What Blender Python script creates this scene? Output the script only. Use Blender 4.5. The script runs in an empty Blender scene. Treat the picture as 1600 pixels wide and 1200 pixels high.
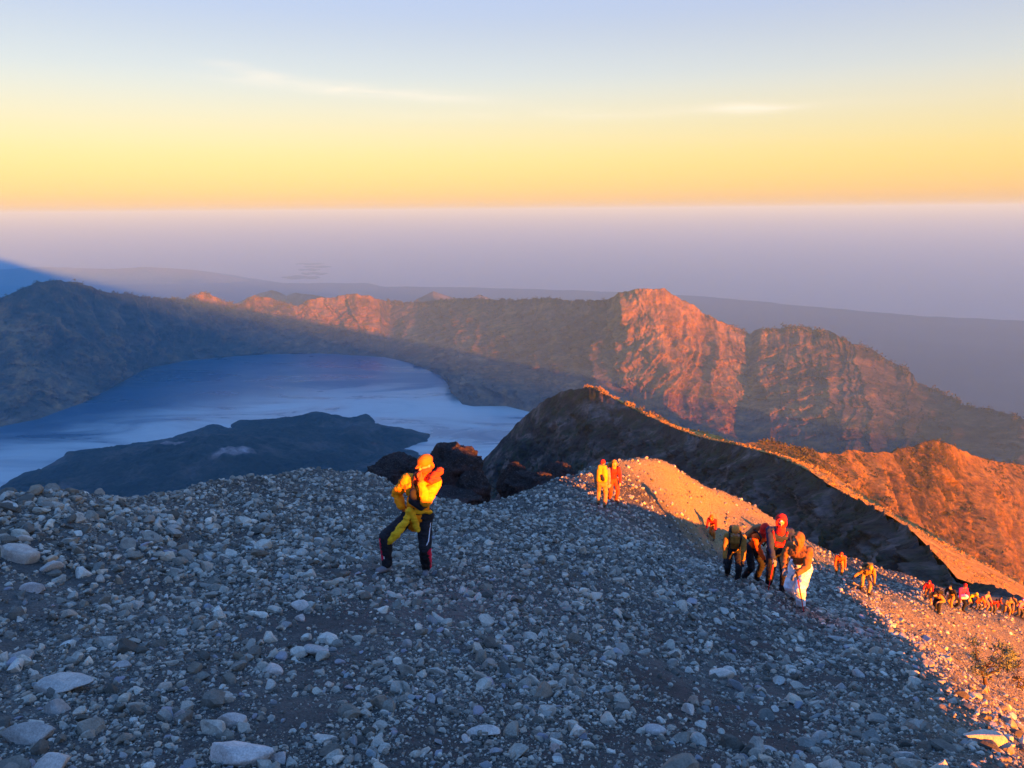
import bpy, bmesh, math, random
import numpy as np
from mathutils import Vector, Matrix, Quaternion
random.seed(7)
RNG = np.random.default_rng(11)
scene = bpy.context.scene
COL = scene.collection

# ------------------------------------------------------------------ camera
F_PX = 1186.0                       # focal length in photo pixels (1600 wide)
PITCH = math.radians(12.9)
ROLL = math.radians(0.45)
_f = Vector((0, math.cos(PITCH), -math.sin(PITCH)))
_u0 = Vector((0, math.sin(PITCH), math.cos(PITCH)))
_r0 = Vector((1, 0, 0))
_u = _u0 * math.cos(ROLL) + _r0 * math.sin(ROLL)
_r = _r0 * math.cos(ROLL) - _u0 * math.sin(ROLL)
cam_data = bpy.data.cameras.new('camera')
cam = bpy.data.objects.new('camera', cam_data)
COL.objects.link(cam)
cam.matrix_world = Matrix(((_r.x, _u.x, -_f.x, 0), (_r.y, _u.y, -_f.y, 0), (_r.z, _u.z, -_f.z, 0), (0, 0, 0, 1)))
cam_data.sensor_width = 36.0
cam_data.lens = 36.0 * F_PX / 1600.0
cam_data.clip_start = 0.1
cam_data.clip_end = 500000.0
scene.camera = cam

def W(px, py, D):
    """world point seen at photo pixel (px, py) whose forward distance is D (camera stands at the origin)"""
    d = _f * F_PX + _r * (px - 800.0) + _u * (600.0 - py)
    k = D / d.y
    return (d.x * k, d.y * k, d.z * k)

def on_level(px, py, z):
    d = _f * F_PX + _r * (px - 800.0) + _u * (600.0 - py)
    k = z / d.z
    return (d.x * k, d.y * k, z)

# ------------------------------------------------------------------ light
SUN_EL = math.radians(2.9)
SUN_H = (0.545, -0.8385)            # horizontal direction towards the sun
SUN_DIR = Vector((SUN_H[0] * math.cos(SUN_EL), SUN_H[1] * math.cos(SUN_EL), math.sin(SUN_EL)))
sd = bpy.data.lights.new('sun', 'SUN')
sd.energy = 5.0
sd.angle = math.radians(0.5)
sd.color = (1.0, 0.245, 0.003)
sun = bpy.data.objects.new('sun', sd)
COL.objects.link(sun)
sun.rotation_mode = 'QUATERNION'
sun.rotation_quaternion = SUN_DIR.to_track_quat('Z', 'Y')

world = bpy.data.worlds.new("World")
scene.world = world
world.use_nodes = True
nt = world.node_tree
nt.nodes.clear()
N = nt.nodes.new
Lk = nt.links.new
wout = N('ShaderNodeOutputWorld')
bg = N('ShaderNodeBackground')
bg.inputs['Strength'].default_value = 0.196
bg2 = N('ShaderNodeBackground')
bg2.inputs['Strength'].default_value = 0.01
sky = N('ShaderNodeTexSky')
sky.sky_type = 'NISHITA'
sky.sun_disc = False
sky.sun_elevation = SUN_EL
sky.sun_rotation = math.atan2(SUN_H[0], SUN_H[1])
sky.altitude = 3000
Lk(sky.outputs[0], bg2.inputs[0])
tc = N('ShaderNodeTexCoord')
sep = N('ShaderNodeSeparateXYZ')
Lk(tc.outputs['Generated'], sep.inputs[0])
asn = N('ShaderNodeMath'); asn.operation = 'ARCSINE'
Lk(sep.outputs['Z'], asn.inputs[0])
mr = N('ShaderNodeMapRange')
mr.inputs['From Min'].default_value = math.radians(-5)
mr.inputs['From Max'].default_value = math.radians(45)
Lk(asn.outputs[0], mr.inputs[0])
# the colour bands are a touch higher and yellower away to the left (west-south-west)
ramp = N('ShaderNodeValToRGB')
ramp.color_ramp.interpolation = 'B_SPLINE'
Lk(mr.outputs[0], ramp.inputs[0])
def el(e): return (e + 5.0) / 50.0
stops = [(-4, (.42, .34, .46)), (-0.6, (.42, .27, .25)), (0.15, (.66, .28, .17)), (1.3, (1.0, .46, .13)), (3.0, (1.05, .63, .12)),
         (4.6, (1.0, .70, .22)), (7.0, (.92, .76, .50)), (9.2, (.74, .74, .72)), (13.0, (.53, .56, .73)),
         (20, (.40, .60, 1.15)), (44, (.20, .60, 1.72))]
cr = ramp.color_ramp
while len(cr.elements) < len(stops):
    cr.elements.new(0.5)
for e, (a, c) in zip(cr.elements, stops):
    e.position = el(a)
for e, (a, c) in zip(cr.elements, stops):
    e.color = (c[0] / 2, c[1] / 2, c[2] / 2, 1)
# thin cirrus: wisps placed by azimuth / elevation, broken up by stretched noise
az = N('ShaderNodeMath'); az.operation = 'ARCTAN2'
Lk(sep.outputs['X'], az.inputs[0]); Lk(sep.outputs['Y'], az.inputs[1])
comb = N('ShaderNodeCombineXYZ')
Lk(az.outputs[0], comb.inputs[0]); Lk(asn.outputs[0], comb.inputs[1])
def mth(op, a, b=None, c=None):
    n = N('ShaderNodeMath'); n.operation = op
    for i, v in enumerate((a, b, c)):
        if v is None: continue
        if isinstance(v, (int, float)): n.inputs[i].default_value = v
        else: Lk(v, n.inputs[i])
    return n.outputs[0]
mp = N('ShaderNodeMapping')
mp.inputs['Scale'].default_value = (9, 75, 1)
mp.inputs['Rotation'].default_value = (0, 0, math.radians(4))
Lk(comb.outputs[0], mp.inputs[0])
nz = N('ShaderNodeTexNoise')
nz.inputs['Scale'].default_value = 1.0; nz.inputs['Detail'].default_value = 6; nz.inputs['Distortion'].default_value = .6
Lk(mp.outputs[0], nz.inputs[0])
def wisp(a0, e0, wa, we, tilt):
    da = mth('SUBTRACT', az.outputs[0], math.radians(a0))
    de = mth('SUBTRACT', mth('SUBTRACT', asn.outputs[0], math.radians(e0)), mth('MULTIPLY', da, tilt))
    q = mth('ADD', mth('POWER', mth('DIVIDE', da, math.radians(wa)), 2.0), mth('POWER', mth('ABSOLUTE', mth('DIVIDE', de, math.radians(we))), 2.0))
    return mth('POWER', 2.718, mth('MULTIPLY', q, -1.0))
w1 = wisp(-10.5, 8.15, 7.5, .36, -.055)
w2 = wisp(16.8, 6.7, 2.6, .34, -.03)
w3 = wisp(-17.5, 9.1, 2.6, .40, -.16)
w4 = wisp(8.0, 6.6, 16.0, .35, .0)
wsum = mth('ADD', mth('ADD', w1, w2), mth('ADD', mth('MULTIPLY', w3, .7), mth('MULTIPLY', w4, .35)))
nm = N('ShaderNodeMapRange'); nm.inputs['From Min'].default_value = .30; nm.inputs['From Max'].default_value = .62
Lk(nz.outputs[0], nm.inputs[0])
cf = mth('MULTIPLY', mth('MULTIPLY', wsum, nm.outputs[0]), .75)
cfc = mth('MINIMUM', cf, 0.8)
mixc = N('ShaderNodeMix'); mixc.data_type = 'RGBA'
Lk(cfc, mixc.inputs[0]); Lk(ramp.outputs[0], mixc.inputs[6]); mixc.inputs[7].default_value = (.58, .465, .35, 1)
Lk(mixc.outputs[2], bg.inputs[0])
add = N('ShaderNodeAddShader')
Lk(bg.outputs[0], add.inputs[0]); Lk(bg2.outputs[0], add.inputs[1])
Lk(add.outputs[0], wout.inputs[0])

scene.view_settings.view_transform = 'Standard'
scene.view_settings.look = 'None'
scene.view_settings.exposure = 3.05
scene.view_settings.gamma = 1.0
scene.render.engine = 'CYCLES'
scene.cycles.use_denoising = True
scene.cycles.max_bounces = 5
scene.cycles.diffuse_bounces = 2
scene.cycles.glossy_bounces = 2
scene.cycles.transmission_bounces = 2
scene.cycles.volume_bounces = 2
scene.cycles.sample_clamp_indirect = 5.0

# ------------------------------------------------------------------ helpers
def tag(o, label=None, cat=None, group=None, kind=None):
    if label: o['label'] = label
    if cat: o['category'] = cat
    if group: o['group'] = group
    if kind: o['kind'] = kind
    return o

def mesh_np(name, verts, faces, mat, parent=None, smooth=True, col=None):
    """verts (n,3), faces (m,3|4) -> linked object; col: per-vertex grey/colour"""
    me = bpy.data.meshes.new(name)
    verts = np.asarray(verts, dtype=np.float32); faces = np.asarray(faces, dtype=np.int32)
    k = faces.shape[1]
    me.vertices.add(len(verts)); me.vertices.foreach_set('co', verts.ravel())
    me.loops.add(faces.size); me.loops.foreach_set('vertex_index', faces.ravel())
    me.polygons.add(len(faces))
    me.polygons.foreach_set('loop_start', np.arange(0, faces.size, k, dtype=np.int32))
    me.polygons.foreach_set('loop_total', np.full(len(faces), k, dtype=np.int32))
    me.polygons.foreach_set('use_smooth', np.full(len(faces), smooth, dtype=bool))
    if col is not None:
        a = me.attributes.new('tint', 'FLOAT_COLOR', 'POINT')
        c = np.ones((len(verts), 4), dtype=np.float32)
        c[:, :3] = col if np.ndim(col) == 2 else np.asarray(col)[:, None]
        a.data.foreach_set('color', c.ravel())
    me.update(); me.validate()
    me.materials.append(mat)
    o = bpy.data.objects.new(name, me)
    COL.objects.link(o)
    if parent: o.parent = parent
    return o

def grid_faces(nr, nc, wrap=False):
    i, j = np.meshgrid(np.arange(nr - 1), np.arange(nc if wrap else nc - 1), indexing='ij')
    j2 = (j + 1) % nc
    return np.stack([i * nc + j, i * nc + j2, (i + 1) * nc + j2, (i + 1) * nc + j], -1).reshape(-1, 4)

def _h(ix, iy, iz, s):
    n = (ix.astype(np.int64) * 374761393 + iy.astype(np.int64) * 668265263 + iz.astype(np.int64) * 2147483647 + s * 974634777) & 0xffffffff
    n = ((n ^ (n >> 13)) * 1274126177) & 0xffffffff
    n = (n ^ (n >> 16)) & 0xffffffff
    return n.astype(np.float64) / 2147483648.0 - 1.0

def vnoise(x, y, z=None, s=0):
    """smooth value noise in -1..1"""
    x = np.asarray(x, float); y = np.asarray(y, float)
    ix = np.floor(x); iy = np.floor(y); fx = x - ix; fy = y - iy
    fx = fx * fx * fx * (fx * (fx * 6 - 15) + 10); fy = fy * fy * fy * (fy * (fy * 6 - 15) + 10)
    if z is None:
        zz = np.zeros_like(ix)
        a = _h(ix, iy, zz, s); b = _h(ix + 1, iy, zz, s); c = _h(ix, iy + 1, zz, s); d = _h(ix + 1, iy + 1, zz, s)
        return (a * (1 - fx) + b * fx) * (1 - fy) + (c * (1 - fx) + d * fx) * fy
    z = np.asarray(z, float); iz = np.floor(z); fz = z - iz
    fz = fz * fz * fz * (fz * (fz * 6 - 15) + 10)
    def pl(k):
        a = _h(ix, iy, k, s); b = _h(ix + 1, iy, k, s); c = _h(ix, iy + 1, k, s); d = _h(ix + 1, iy + 1, k, s)
        return (a * (1 - fx) + b * fx) * (1 - fy) + (c * (1 - fx) + d * fx) * fy
    return pl(iz) * (1 - fz) + pl(iz + 1) * fz

def fbm(x, y, z=None, oct=4, s=0, gain=.5, lac=2.03, ridged=False):
    t = 0; a = 1.0; tot = 0
    for o in range(oct):
        n = vnoise(x + 13.7 * o, y - 7.1 * o, None if z is None else z + 3.3 * o, s + o)
        if ridged: n = 1 - 2 * np.abs(n)
        t = t + a * n; tot += a
        a *= gain; x = x * lac; y = y * lac
        if z is not None: z = z * lac
    return t / tot

def sstep(a, b, x):
    t = np.clip((np.asarray(x, float) - a) / (b - a), 0, 1)
    return t * t * (3 - 2 * t)

# ------------------------------------------------------------------ materials
class Mat:
    """small node builder"""
    def __init__(s, name, rough=.9, spec=.2):
        s.m = bpy.data.materials.new(name); s.m.use_nodes = True
        s.t = s.m.node_tree; s.b = s.t.nodes['Principled BSDF']
        s.b.inputs['Roughness'].default_value = rough
        s.b.inputs['Specular IOR Level'].default_value = spec
        s.tc = None
    def n(s, kind, **kw):
        n = s.t.nodes.new(kind)
        for k, v in kw.items():
            setattr(n, k, v)
        return n
    def l(s, a, b): s.t.links.new(a, b)
    def pos(s, scale=(1, 1, 1), coord='Object'):
        if s.tc is None: s.tc = s.n('ShaderNodeTexCoord')
        m = s.n('ShaderNodeMapping'); m.inputs['Scale'].default_value = scale
        s.l(s.tc.outputs[coord], m.inputs[0]); return m.outputs[0]
    def noise(s, scale, detail=4, rough=.55, vec=None, dist=0.0):
        n = s.n('ShaderNodeTexNoise')
        n.inputs['Scale'].default_value = scale; n.inputs['Detail'].default_value = detail
        n.inputs['Roughness'].default_value = rough; n.inputs['Distortion'].default_value = dist
        s.l(vec if vec is not None else s.pos(), n.inputs[0]); return n.outputs[0]
    def ramp(s, fac, stops, interp='LINEAR'):
        r = s.n('ShaderNodeValToRGB'); r.color_ramp.interpolation = interp
        e = r.color_ramp.elements
        while len(e) < len(stops): e.new(.5)
        for k, (p, c) in enumerate(stops): e[k].position = p
        for k, (p, c) in enumerate(stops): e[k].color = (*c, 1)
        s.l(fac, r.inputs[0]); return r.outputs[0]
    def mix(s, fac, a, b, mode='MIX'):
        m = s.n('ShaderNodeMix', data_type='RGBA', blend_type=mode)
        for i, v in ((0, fac), (6, a), (7, b)):
            if isinstance(v, (int, float)): m.inputs[i].default_value = v
            elif isinstance(v, tuple): m.inputs[i].default_value = (*v, 1)
            else: s.l(v, m.inputs[i])
        return m.outputs[2]
    def attr(s, name='tint'):
        a = s.n('ShaderNodeAttribute', attribute_name=name); return a.outputs['Color']
    def bump(s, h, strength=.5, dist=.1):
        b = s.n('ShaderNodeBump'); b.inputs['Strength'].default_value = strength; b.inputs['Distance'].default_value = dist
        s.l(h, b.inputs['Height'])
        s.l(b.outputs[0], s.b.inputs['Normal']); return b
    def color(s, c):
        if isinstance(c, tuple): s.b.inputs['Base Color'].default_value = (*c, 1)
        else: s.l(c, s.b.inputs['Base Color'])
        return s

_plain = {}
def plain(name, c, rough=.8, spec=.2, weave=0.0, var=.15, scale=6.0):
    """cloth / paint: a base colour with slight mottling"""
    if name in _plain: return _plain[name]
    m = Mat(name, rough, spec)
    f = m.noise(scale, 3)
    lo = tuple(v * (1 - var) for v in c); hi = tuple(min(1, v * (1 + var)) for v in c)
    m.color(m.ramp(f, [(.3, lo), (.7, hi)]))
    if weave: m.bump(m.noise(scale * 5, 3), .5, weave)
    _plain[name] = m.m
    return m.m
# ------------------------------------------------------------------ near slope (the shoulder we stand on)
# p = across the light (to the right as the sun sees it), s = along the light
def ps(x, y): return x * .8385 + y * .545, -x * .545 + y * .8385
def xy(p, s): return p * .8385 - s * .545, p * .545 + s * .8385
edge1 = [(700,790,1100),(720,765,1080),(745,730,1050),(780,692,1030),(815,655,1000),(850,625,960),(880,612,930),(920,604,900),(968,628,850),(998,643,810),(1028,658,770),(1058,671,720),(1082,680,680),
 (1106,687,640),(1142,693,570),(1200,709,480),(1220,716,455),(1264,736,395),(1292,756,350),(1332,778,300),(1388,806,235),(1420,828,205),(1444,852,182),(1472,880,162),(1488,900,150),
 (1540,918,130),(1600,934,115),(1700,965,100)]
TS = math.tan(SUN_EL)
# what the mountain's flank, as the sun sees it, lets pass: level with the spur's edge line
_E = np.array([W(*c) for c in edge1 if c[0] >= 920 and c[0] <= 1600]); _ep, _es = ps(_E[:, 0], _E[:, 1]); _ee = _E[:, 2] + TS * _es
_o = np.argsort(_ep)
E_P = [-2000, -600, -300, -60, 0, 12.9, 31.6, 60, 100] + [float(v) for v in _ep[_o]] + [615, 700, 900, 1200, 2000, 3000, 4000, 20000]
E_V = [-1500, -200, 90, 24, -1.8, -7.6, -17, -32, -54] + [float(v) for v in (_ee[_o] - 3.0 - .004 * _ep[_o] - 13 * np.exp(-((_ep[_o] - 245) / 60) ** 2))] + [-196, -360, -640, -1000, -1700, -2600, -2900, -2900]
def macro(x, y):
    p, s = ps(x, y)
    e = np.interp(p, E_P, E_V)
    dn = np.maximum(s - 2, 0); up = np.maximum(-s - 2, 0)
    return e - TS * s - .80 * dn - .28 * up

CTRL = [(0,1200,3.4),(400,1200,3.5),(800,1200,3.6),(1200,1200,4.0),(1600,1200,4.5),
 (0,1000,5.7),(0,880,8),(0,800,9.6),(0,784,10.3),(200,1000,5.9),(200,880,8.9),(200,790,12.2),(200,779,13),
 (330,900,9),(330,770,17.5),(330,760,18.5),(450,1000,6.3),(450,900,9),(450,820,14),(450,760,21),(430,745,23),(480,738,25),(540,742,25.5),
 (600,765,24),(640,895,10),(640,1000,6.5),(650,830,16),(690,790,22),(700,785,25),(750,795,26),
 (800,1000,7),(850,900,11),(850,820,19),(790,800,25),(860,765,31),(940,787,29),(920,757,33),
 (1000,724,39),(1000,780,35.5),(1060,808,37),(1060,740,41),(1120,838,40),(1130,772,44),(1200,814,44),(1200,870,35),
 (1262,850,45.5),(1300,868,46),(1310,897,39),(1370,889,47.5),(1350,924,33),(1430,905,50),(1500,925,54),(1580,940,60),
 (1150,902,17),(1200,918,16),(1240,941,14.5),(1240,1000,11),(1200,1100,7)]
cp = [W(*c) for c in CTRL]
cp += [(0, 0, -1.75), (-4, 1, -1.6), (-8, 3, -2.1), (-12, 5, -3.0), (-16, 12, -5.5), (-10, 12, -4.4)]
for s_ in (-6, -18, -45):
    for p_ in (-40, -12, 0, 6, 80) if s_ > -40 else (-40, -12, 0, 6, 13, 25, 45, 80):
        X, Y = xy(p_, s_); cp.append((X, Y, float(macro(np.array(X), np.array(Y)))))
B_P = [0, 5.1, 6.3, 8.3, 13.5, 16.9, 21, 30, 42, 60, 90]
B_S = [0, 1.8, 2.5, 3.6, 6.7, 9.3, 12.6, 17.5, 20.5, 23, 26]
B_E = [-1.8, -3.70, -4.28, -5.12, -7.68, -9.21, -11.2, -15.2, -20.6, -28.4, -42]
def litside(p, ds):
    sb = np.interp(p, B_P, B_S); s_ = sb - ds
    return (*xy(p, s_), np.interp(p, B_P, B_E) - .34 * ds - .065 * s_)
for p_ in (3.5, 5.1, 6.3, 8.3, 11, 13.5, 16.9, 21, 26, 32, 42, 54, 66):
    for ds in (0, 1.2, 3.5, 8, 18):
        if ds < 3 + p_ * .5: cp.append(litside(p_, ds))
    if p_ > 4: cp.append((*xy(p_, np.interp(p_, B_P, B_S) + 1.2), np.interp(p_, B_P, B_E) - .30 - .065 * (np.interp(p_, B_P, B_S) + 1.2)))
cp = np.array(cp)
def warp(x, y):
    r = np.hypot(x, y); k = np.log1p(r / 3.0) / np.maximum(r, 1e-6)
    return x * k, y * k, r
_wx, _wy, _wr = warp(cp[:, 0], cp[:, 1])
_val = cp[:, 2] / (_wr + 3.0)
_C = .18
def _phi(d2): return np.sqrt(d2 + _C * _C)
_A = _phi((_wx[:, None] - _wx) ** 2 + (_wy[:, None] - _wy) ** 2)
_n = len(cp)
_M = np.zeros((_n + 3, _n + 3)); _M[:_n, :_n] = _A - np.eye(_n) * 2e-3
_M[:_n, _n] = 1; _M[:_n, _n + 1] = _wx; _M[:_n, _n + 2] = _wy; _M[_n:, :_n] = _M[:_n, _n:].T
_sol = np.linalg.solve(_M, np.concatenate([_val, [0, 0, 0]]))
def rbf(x, y):
    x = np.asarray(x, float); y = np.asarray(y, float)
    shp = x.shape; x = x.ravel(); y = y.ravel()
    wx, wy, r = warp(x, y); out = np.empty_like(x)
    for i in range(0, len(x), 40000):
        a = wx[i:i + 40000]; b = wy[i:i + 40000]
        out[i:i + 40000] = _phi((a[:, None] - _wx) ** 2 + (b[:, None] - _wy) ** 2) @ _sol[:_n] + _sol[_n] + a * _sol[_n + 1] + b * _sol[_n + 2]
    return (out * (r + 3.0)).reshape(shp)

def V2(px, py, D):
    q = W(px, py, D); return (q[0], q[1])
# plan outline of the shoulder, beyond which the mountain falls away
EDGE = np.array([(-60, -30), (-24, 0), (-14, 6), V2(-60, 790, 9.6), V2(0, 784, 10.3), V2(120, 780, 12), V2(200, 779, 13), V2(330, 760, 18.5), V2(430, 745, 23),
  V2(480, 738, 25), V2(540, 742, 25.5), V2(600, 765, 25), V2(690, 787, 25.5), V2(750, 795, 27), V2(800, 795, 29), V2(860, 765, 32), V2(915, 755, 34.5), V2(960, 735, 38),
  V2(1000, 724, 39.5), V2(1060, 740, 41.5), V2(1130, 772, 44.5), V2(1200, 814, 45), V2(1262, 850, 46), V2(1300, 868, 47), V2(1370, 889, 48), V2(1430, 905, 50.5),
  V2(1500, 925, 54.5), V2(1580, 942, 62), (70, 66), (85, 30), (70, -20), (20, -60), (-60, -60)])
def poly_nearest(x, y, P=EDGE):
    """signed distance (inside negative) and nearest point on the outline"""
    best = np.full(x.shape, 1e18); nx = np.zeros_like(x); ny = np.zeros_like(x); ins = np.zeros(x.shape, bool)
    for k in range(len(P)):
        a = P[k]; b = P[(k + 1) % len(P)]; d = b - a
        t = np.clip(((x - a[0]) * d[0] + (y - a[1]) * d[1]) / (d @ d), 0, 1)
        qx = a[0] + t * d[0]; qy = a[1] + t * d[1]; dd = (x - qx) ** 2 + (y - qy) ** 2
        m = dd < best; best = np.where(m, dd, best); nx = np.where(m, qx, nx); ny = np.where(m, qy, ny)
        c = ((a[1] > y) != (b[1] > y))
        with np.errstate(divide='ignore', invalid='ignore'):
            xi = (b[0] - a[0]) * (y - a[1]) / (b[1] - a[1]) + a[0]
        ins ^= c & (x < xi)
    d = np.sqrt(best)
    return np.where(ins, -d, d), nx, ny

def near_detail(x, y):
    r = np.hypot(x, y)
    a = np.clip(r / 14, .25, 1.6)
    z = .10 * a * fbm(x / 2.6, y / 2.6, oct=3, s=3) + .045 * np.clip(r / 8, .4, 2) * fbm(x / .7, y / .7, oct=3, s=9)
    # soft runnels down the fall line
    z = z + .06 * a * fbm((x * .9 + y * .25) / 1.3, (y - x * .25) / 6.0, oct=3, s=21, ridged=True)
    # the rubble bank on the left
    k = np.exp(-(((x + 6.2) / 3.4) ** 2 + ((y - 10.2) / 2.6) ** 2))
    z = z + k * .16 * fbm(x / .9, y / .9, oct=3, s=30)
    return z

def ground(x, y):
    x = np.asarray(x, float); y = np.asarray(y, float)
    d, nx, ny = poly_nearest(x, y)
    inside = d <= 0
    X = np.where(inside, x, nx); Y = np.where(inside, y, ny)
    z = rbf(X, Y)
    do = np.maximum(d, 0)
    z = z - .80 * do * do / (do + .25 + .03 * np.hypot(x, y))
    m = macro(x, y)
    far = sstep(-6, 14, d)
    return np.where(far > 0, np.maximum(z, m * far + (1 - far) * np.minimum(m, z)), z)

def sunlit_scree(x, y):
    # fine scree on trail-side bank and knoll; its paler gold paints in sunlight
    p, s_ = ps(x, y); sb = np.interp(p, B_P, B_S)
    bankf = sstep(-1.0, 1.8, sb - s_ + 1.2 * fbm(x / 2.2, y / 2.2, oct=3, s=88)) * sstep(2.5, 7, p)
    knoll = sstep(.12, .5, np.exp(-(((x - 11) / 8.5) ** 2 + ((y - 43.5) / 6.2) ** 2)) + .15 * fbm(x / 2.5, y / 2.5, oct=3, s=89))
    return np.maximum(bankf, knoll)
th1 = np.radians(np.arange(-46, 46, .1))
th2 = np.radians(np.arange(46, 314, 1.5))
TH = np.concatenate([th1, th2])
RR = np.concatenate([[.25], np.geomspace(.6, 140, 560), np.geomspace(146, 12000, 110)])
R_, T_ = np.meshgrid(RR, TH, indexing='ij')
GX = R_ * np.sin(T_); GY = R_ * np.cos(T_)
GZ = ground(GX, GY)
fade = 1 - sstep(90, 200, R_)
GZ = GZ + near_detail(GX, GY) * fade + (1 - fade) * np.clip(R_ / 30, 0, 60) * fbm(GX / 300, GY / 300, oct=5, s=40, ridged=True) * sstep(100, 600, R_) * .8
GZ = np.maximum(GZ, -2830)

mt = Mat('volcanic_sand', .95, .15)
p0 = mt.pos()
n1 = mt.noise(.35, 5, .6); n2 = mt.noise(9, 4, .7); n3 = mt.noise(60, 3, .7)
c = mt.ramp(n1, [(.3, (.038, .039, .036)), (.5, (.062, .063, .057)), (.7, (.105, .104, .090))])
c = mt.mix(.75, c, mt.ramp(n2, [(.3, (.55, .55, .57)), (.62, (1.25, 1.25, 1.25))]), 'MULTIPLY')
c = mt.mix(.7, c, mt.ramp(n3, [(.35, (.5, .5, .5)), (.68, (1.7, 1.7, 1.7))]), 'MULTIPLY')
fine = mt.ramp(n2, [(.3, (.16, .125, .060)), (.62, (.28, .22, .105))])  # paler, golder scree colour with sunlight painted in, masked along the shadow line
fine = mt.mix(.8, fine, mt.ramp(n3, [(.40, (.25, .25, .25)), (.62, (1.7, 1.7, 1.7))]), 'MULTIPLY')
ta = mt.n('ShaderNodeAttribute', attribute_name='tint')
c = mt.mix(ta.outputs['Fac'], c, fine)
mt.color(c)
h = mt.n('ShaderNodeMath', operation='ADD'); mt.l(n2, h.inputs[0]); mt.l(n3, h.inputs[1])
mt.bump(h.outputs[0], .7, .03)
SAND = mt.m
vv = np.stack([GX, GY, GZ], -1).reshape(-1, 3)
slope = mesh_np('slope', vv, grid_faces(len(RR), len(TH), wrap=True)[:, ::-1], SAND, col=sunlit_scree(GX, GY).ravel())
tag(slope, kind='structure')

# ------------------------------------------------------------------ relief sheets: ridges given by crest and foot lines
def line(pts, u, s=None):
    pts = np.array(pts, float)
    return [np.interp(u, pts[:, 0], pts[:, k]) for k in range(1, pts.shape[1])]

def relief(name, u, crest, foot, mat, rows=160, back=(0.0, 1.0, -.9), back_len=900, amp=30, gully=120, conc=.0,
           seed=0, lid=1.0, crest_amp=.15, foot_level=None, extra=None, tilt=0.0, tint=None, fw=.8, gw=.6, backrows=30, cfade=.25):
    if foot_level is not None:
        foot = [(a, b, d if d > 0 else on_level(a, b, foot_level)[1]) for a, b, d in foot]
    cy, cD = line(crest, u)
    C = np.array([W(a, b, d) for a, b, d in zip(u, cy, cD)])
    if foot_level is not None:
        fy, fD = line(foot, u)
        Fp = np.array([on_level(a, b, foot_level) if a < 905 else W(a, b, d) for a, b, d in zip(u, fy, fD)])
    else:
        fy, fD = line(foot, u)
        Fp = np.array([W(a, b, d) for a, b, d in zip(u, fy, fD)])
    v = np.linspace(-.12, 1, rows)[:, None, None]
    P = Fp[None] + (C - Fp)[None] * v
    # concave fan at the foot, cliff at the head
    hz = (C[:, 2] - Fp[:, 2])[None, :, None]
    P[..., 2:3] += -conc * hz * 4 * .5 * np.clip(v, 0, 1) * (1 - np.clip(v, 0, 1)) ** .8
    w = np.linspace(0, 1, backrows + 1)[1:, None, None]
    bk = np.array(back, float); bk[2] = bk[2]
    B = C[None] + (w ** 1.3) * back_len * bk[None, None]
    P = np.concatenate([P, B], 0)
    L = np.concatenate([[0], np.cumsum(np.linalg.norm(np.diff(C[:, :2], axis=0), axis=1))])[None, :] * np.ones(P.shape[:2])
    vv_ = np.concatenate([np.linspace(-.12, 1, rows), 1 + w[:, 0, 0]])[:, None] * np.ones(P.shape[:2])
    Z = P[..., 2]
    warpn = fbm(L / (gully * 2.2), Z / (gully * 2.2), oct=3, s=seed + 5)
    g = fbm(L / gully + 1.1 * warpn + tilt * Z / gully, Z / (gully * 5), oct=6, s=seed, ridged=True, gain=.55)
    f3 = fbm(P[..., 0] / (gully * .5), P[..., 1] / (gully * .5), Z / (gully * .5), oct=5, s=seed + 9, gain=.6)
    rel = gw * g + fw * f3
    face = sstep(0, .10, vv_) * (1 - (1 - cfade) * sstep(.72, 1.0, vv_))
    # push along the horizontal normal of the crest line
    T = np.gradient(C[:, :2], axis=0); nrm = np.stack([T[:, 1], -T[:, 0]], -1); nrm /= np.linalg.norm(nrm, axis=1)[:, None]
    k = max(3, len(u) // 24) | 1
    ker = np.ones(k) / k
    nrm = np.stack([np.convolve(np.pad(nrm[:, q], k // 2, mode='edge'), ker, 'valid') for q in range(2)], -1)
    P[..., 0] += nrm[None, :, 0] * rel * amp * face
    P[..., 1] += nrm[None, :, 1] * rel * amp * face
    cz = fbm(L / (gully * .22), np.zeros_like(L), oct=4, s=seed + 3)
    P[..., 2] += amp * crest_amp * cz * sstep(.8, 1, vv_) + amp * .25 * f3 * sstep(1, 1.3, vv_)
    if extra is not None: extra(P, vv_, L, u)
    tc_ = None
    if tint is not None: tc_ = tint(u[None, :] * np.ones(P.shape[:2]), vv_, g, f3).reshape(-1)
    o = mesh_np(name, P.reshape(-1, 3), grid_faces(P.shape[0], P.shape[1]), mat, col=tc_)
    return tag(o, kind='structure'), C

def rock_mat(name, stops, scale, veg=None, vegfac=.5, bump=6.0, strata=None, fine=8.0):
    m = Mat(name, .95, .1)
    a = m.noise(scale, 8, .62, dist=.4); b = m.noise(scale * fine, 5, .7)
    c = m.ramp(a, stops)
    c = m.mix(.8, c, m.ramp(b, [(.3, (.45, .45, .45)), (.7, (1.5, 1.5, 1.5))]), 'MULTIPLY')
    if veg:
        vf = m.noise(scale * 2.6, 6, .7, vec=m.pos((1, 1, .6)))
        vr = m.ramp(vf, [(.5 - .12 * vegfac, (0, 0, 0)), (.66 - .12 * vegfac, (1, 1, 1))])
        c = m.mix(vr, c, veg)
    m.color(c)
    h = m.n('ShaderNodeMath', operation='MULTIPLY_ADD'); m.l(b, h.inputs[0]); h.inputs[1].default_value = .6; m.l(a, h.inputs[2])
    m.bump(h.outputs[0], .8, bump)
    return m.m

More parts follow.
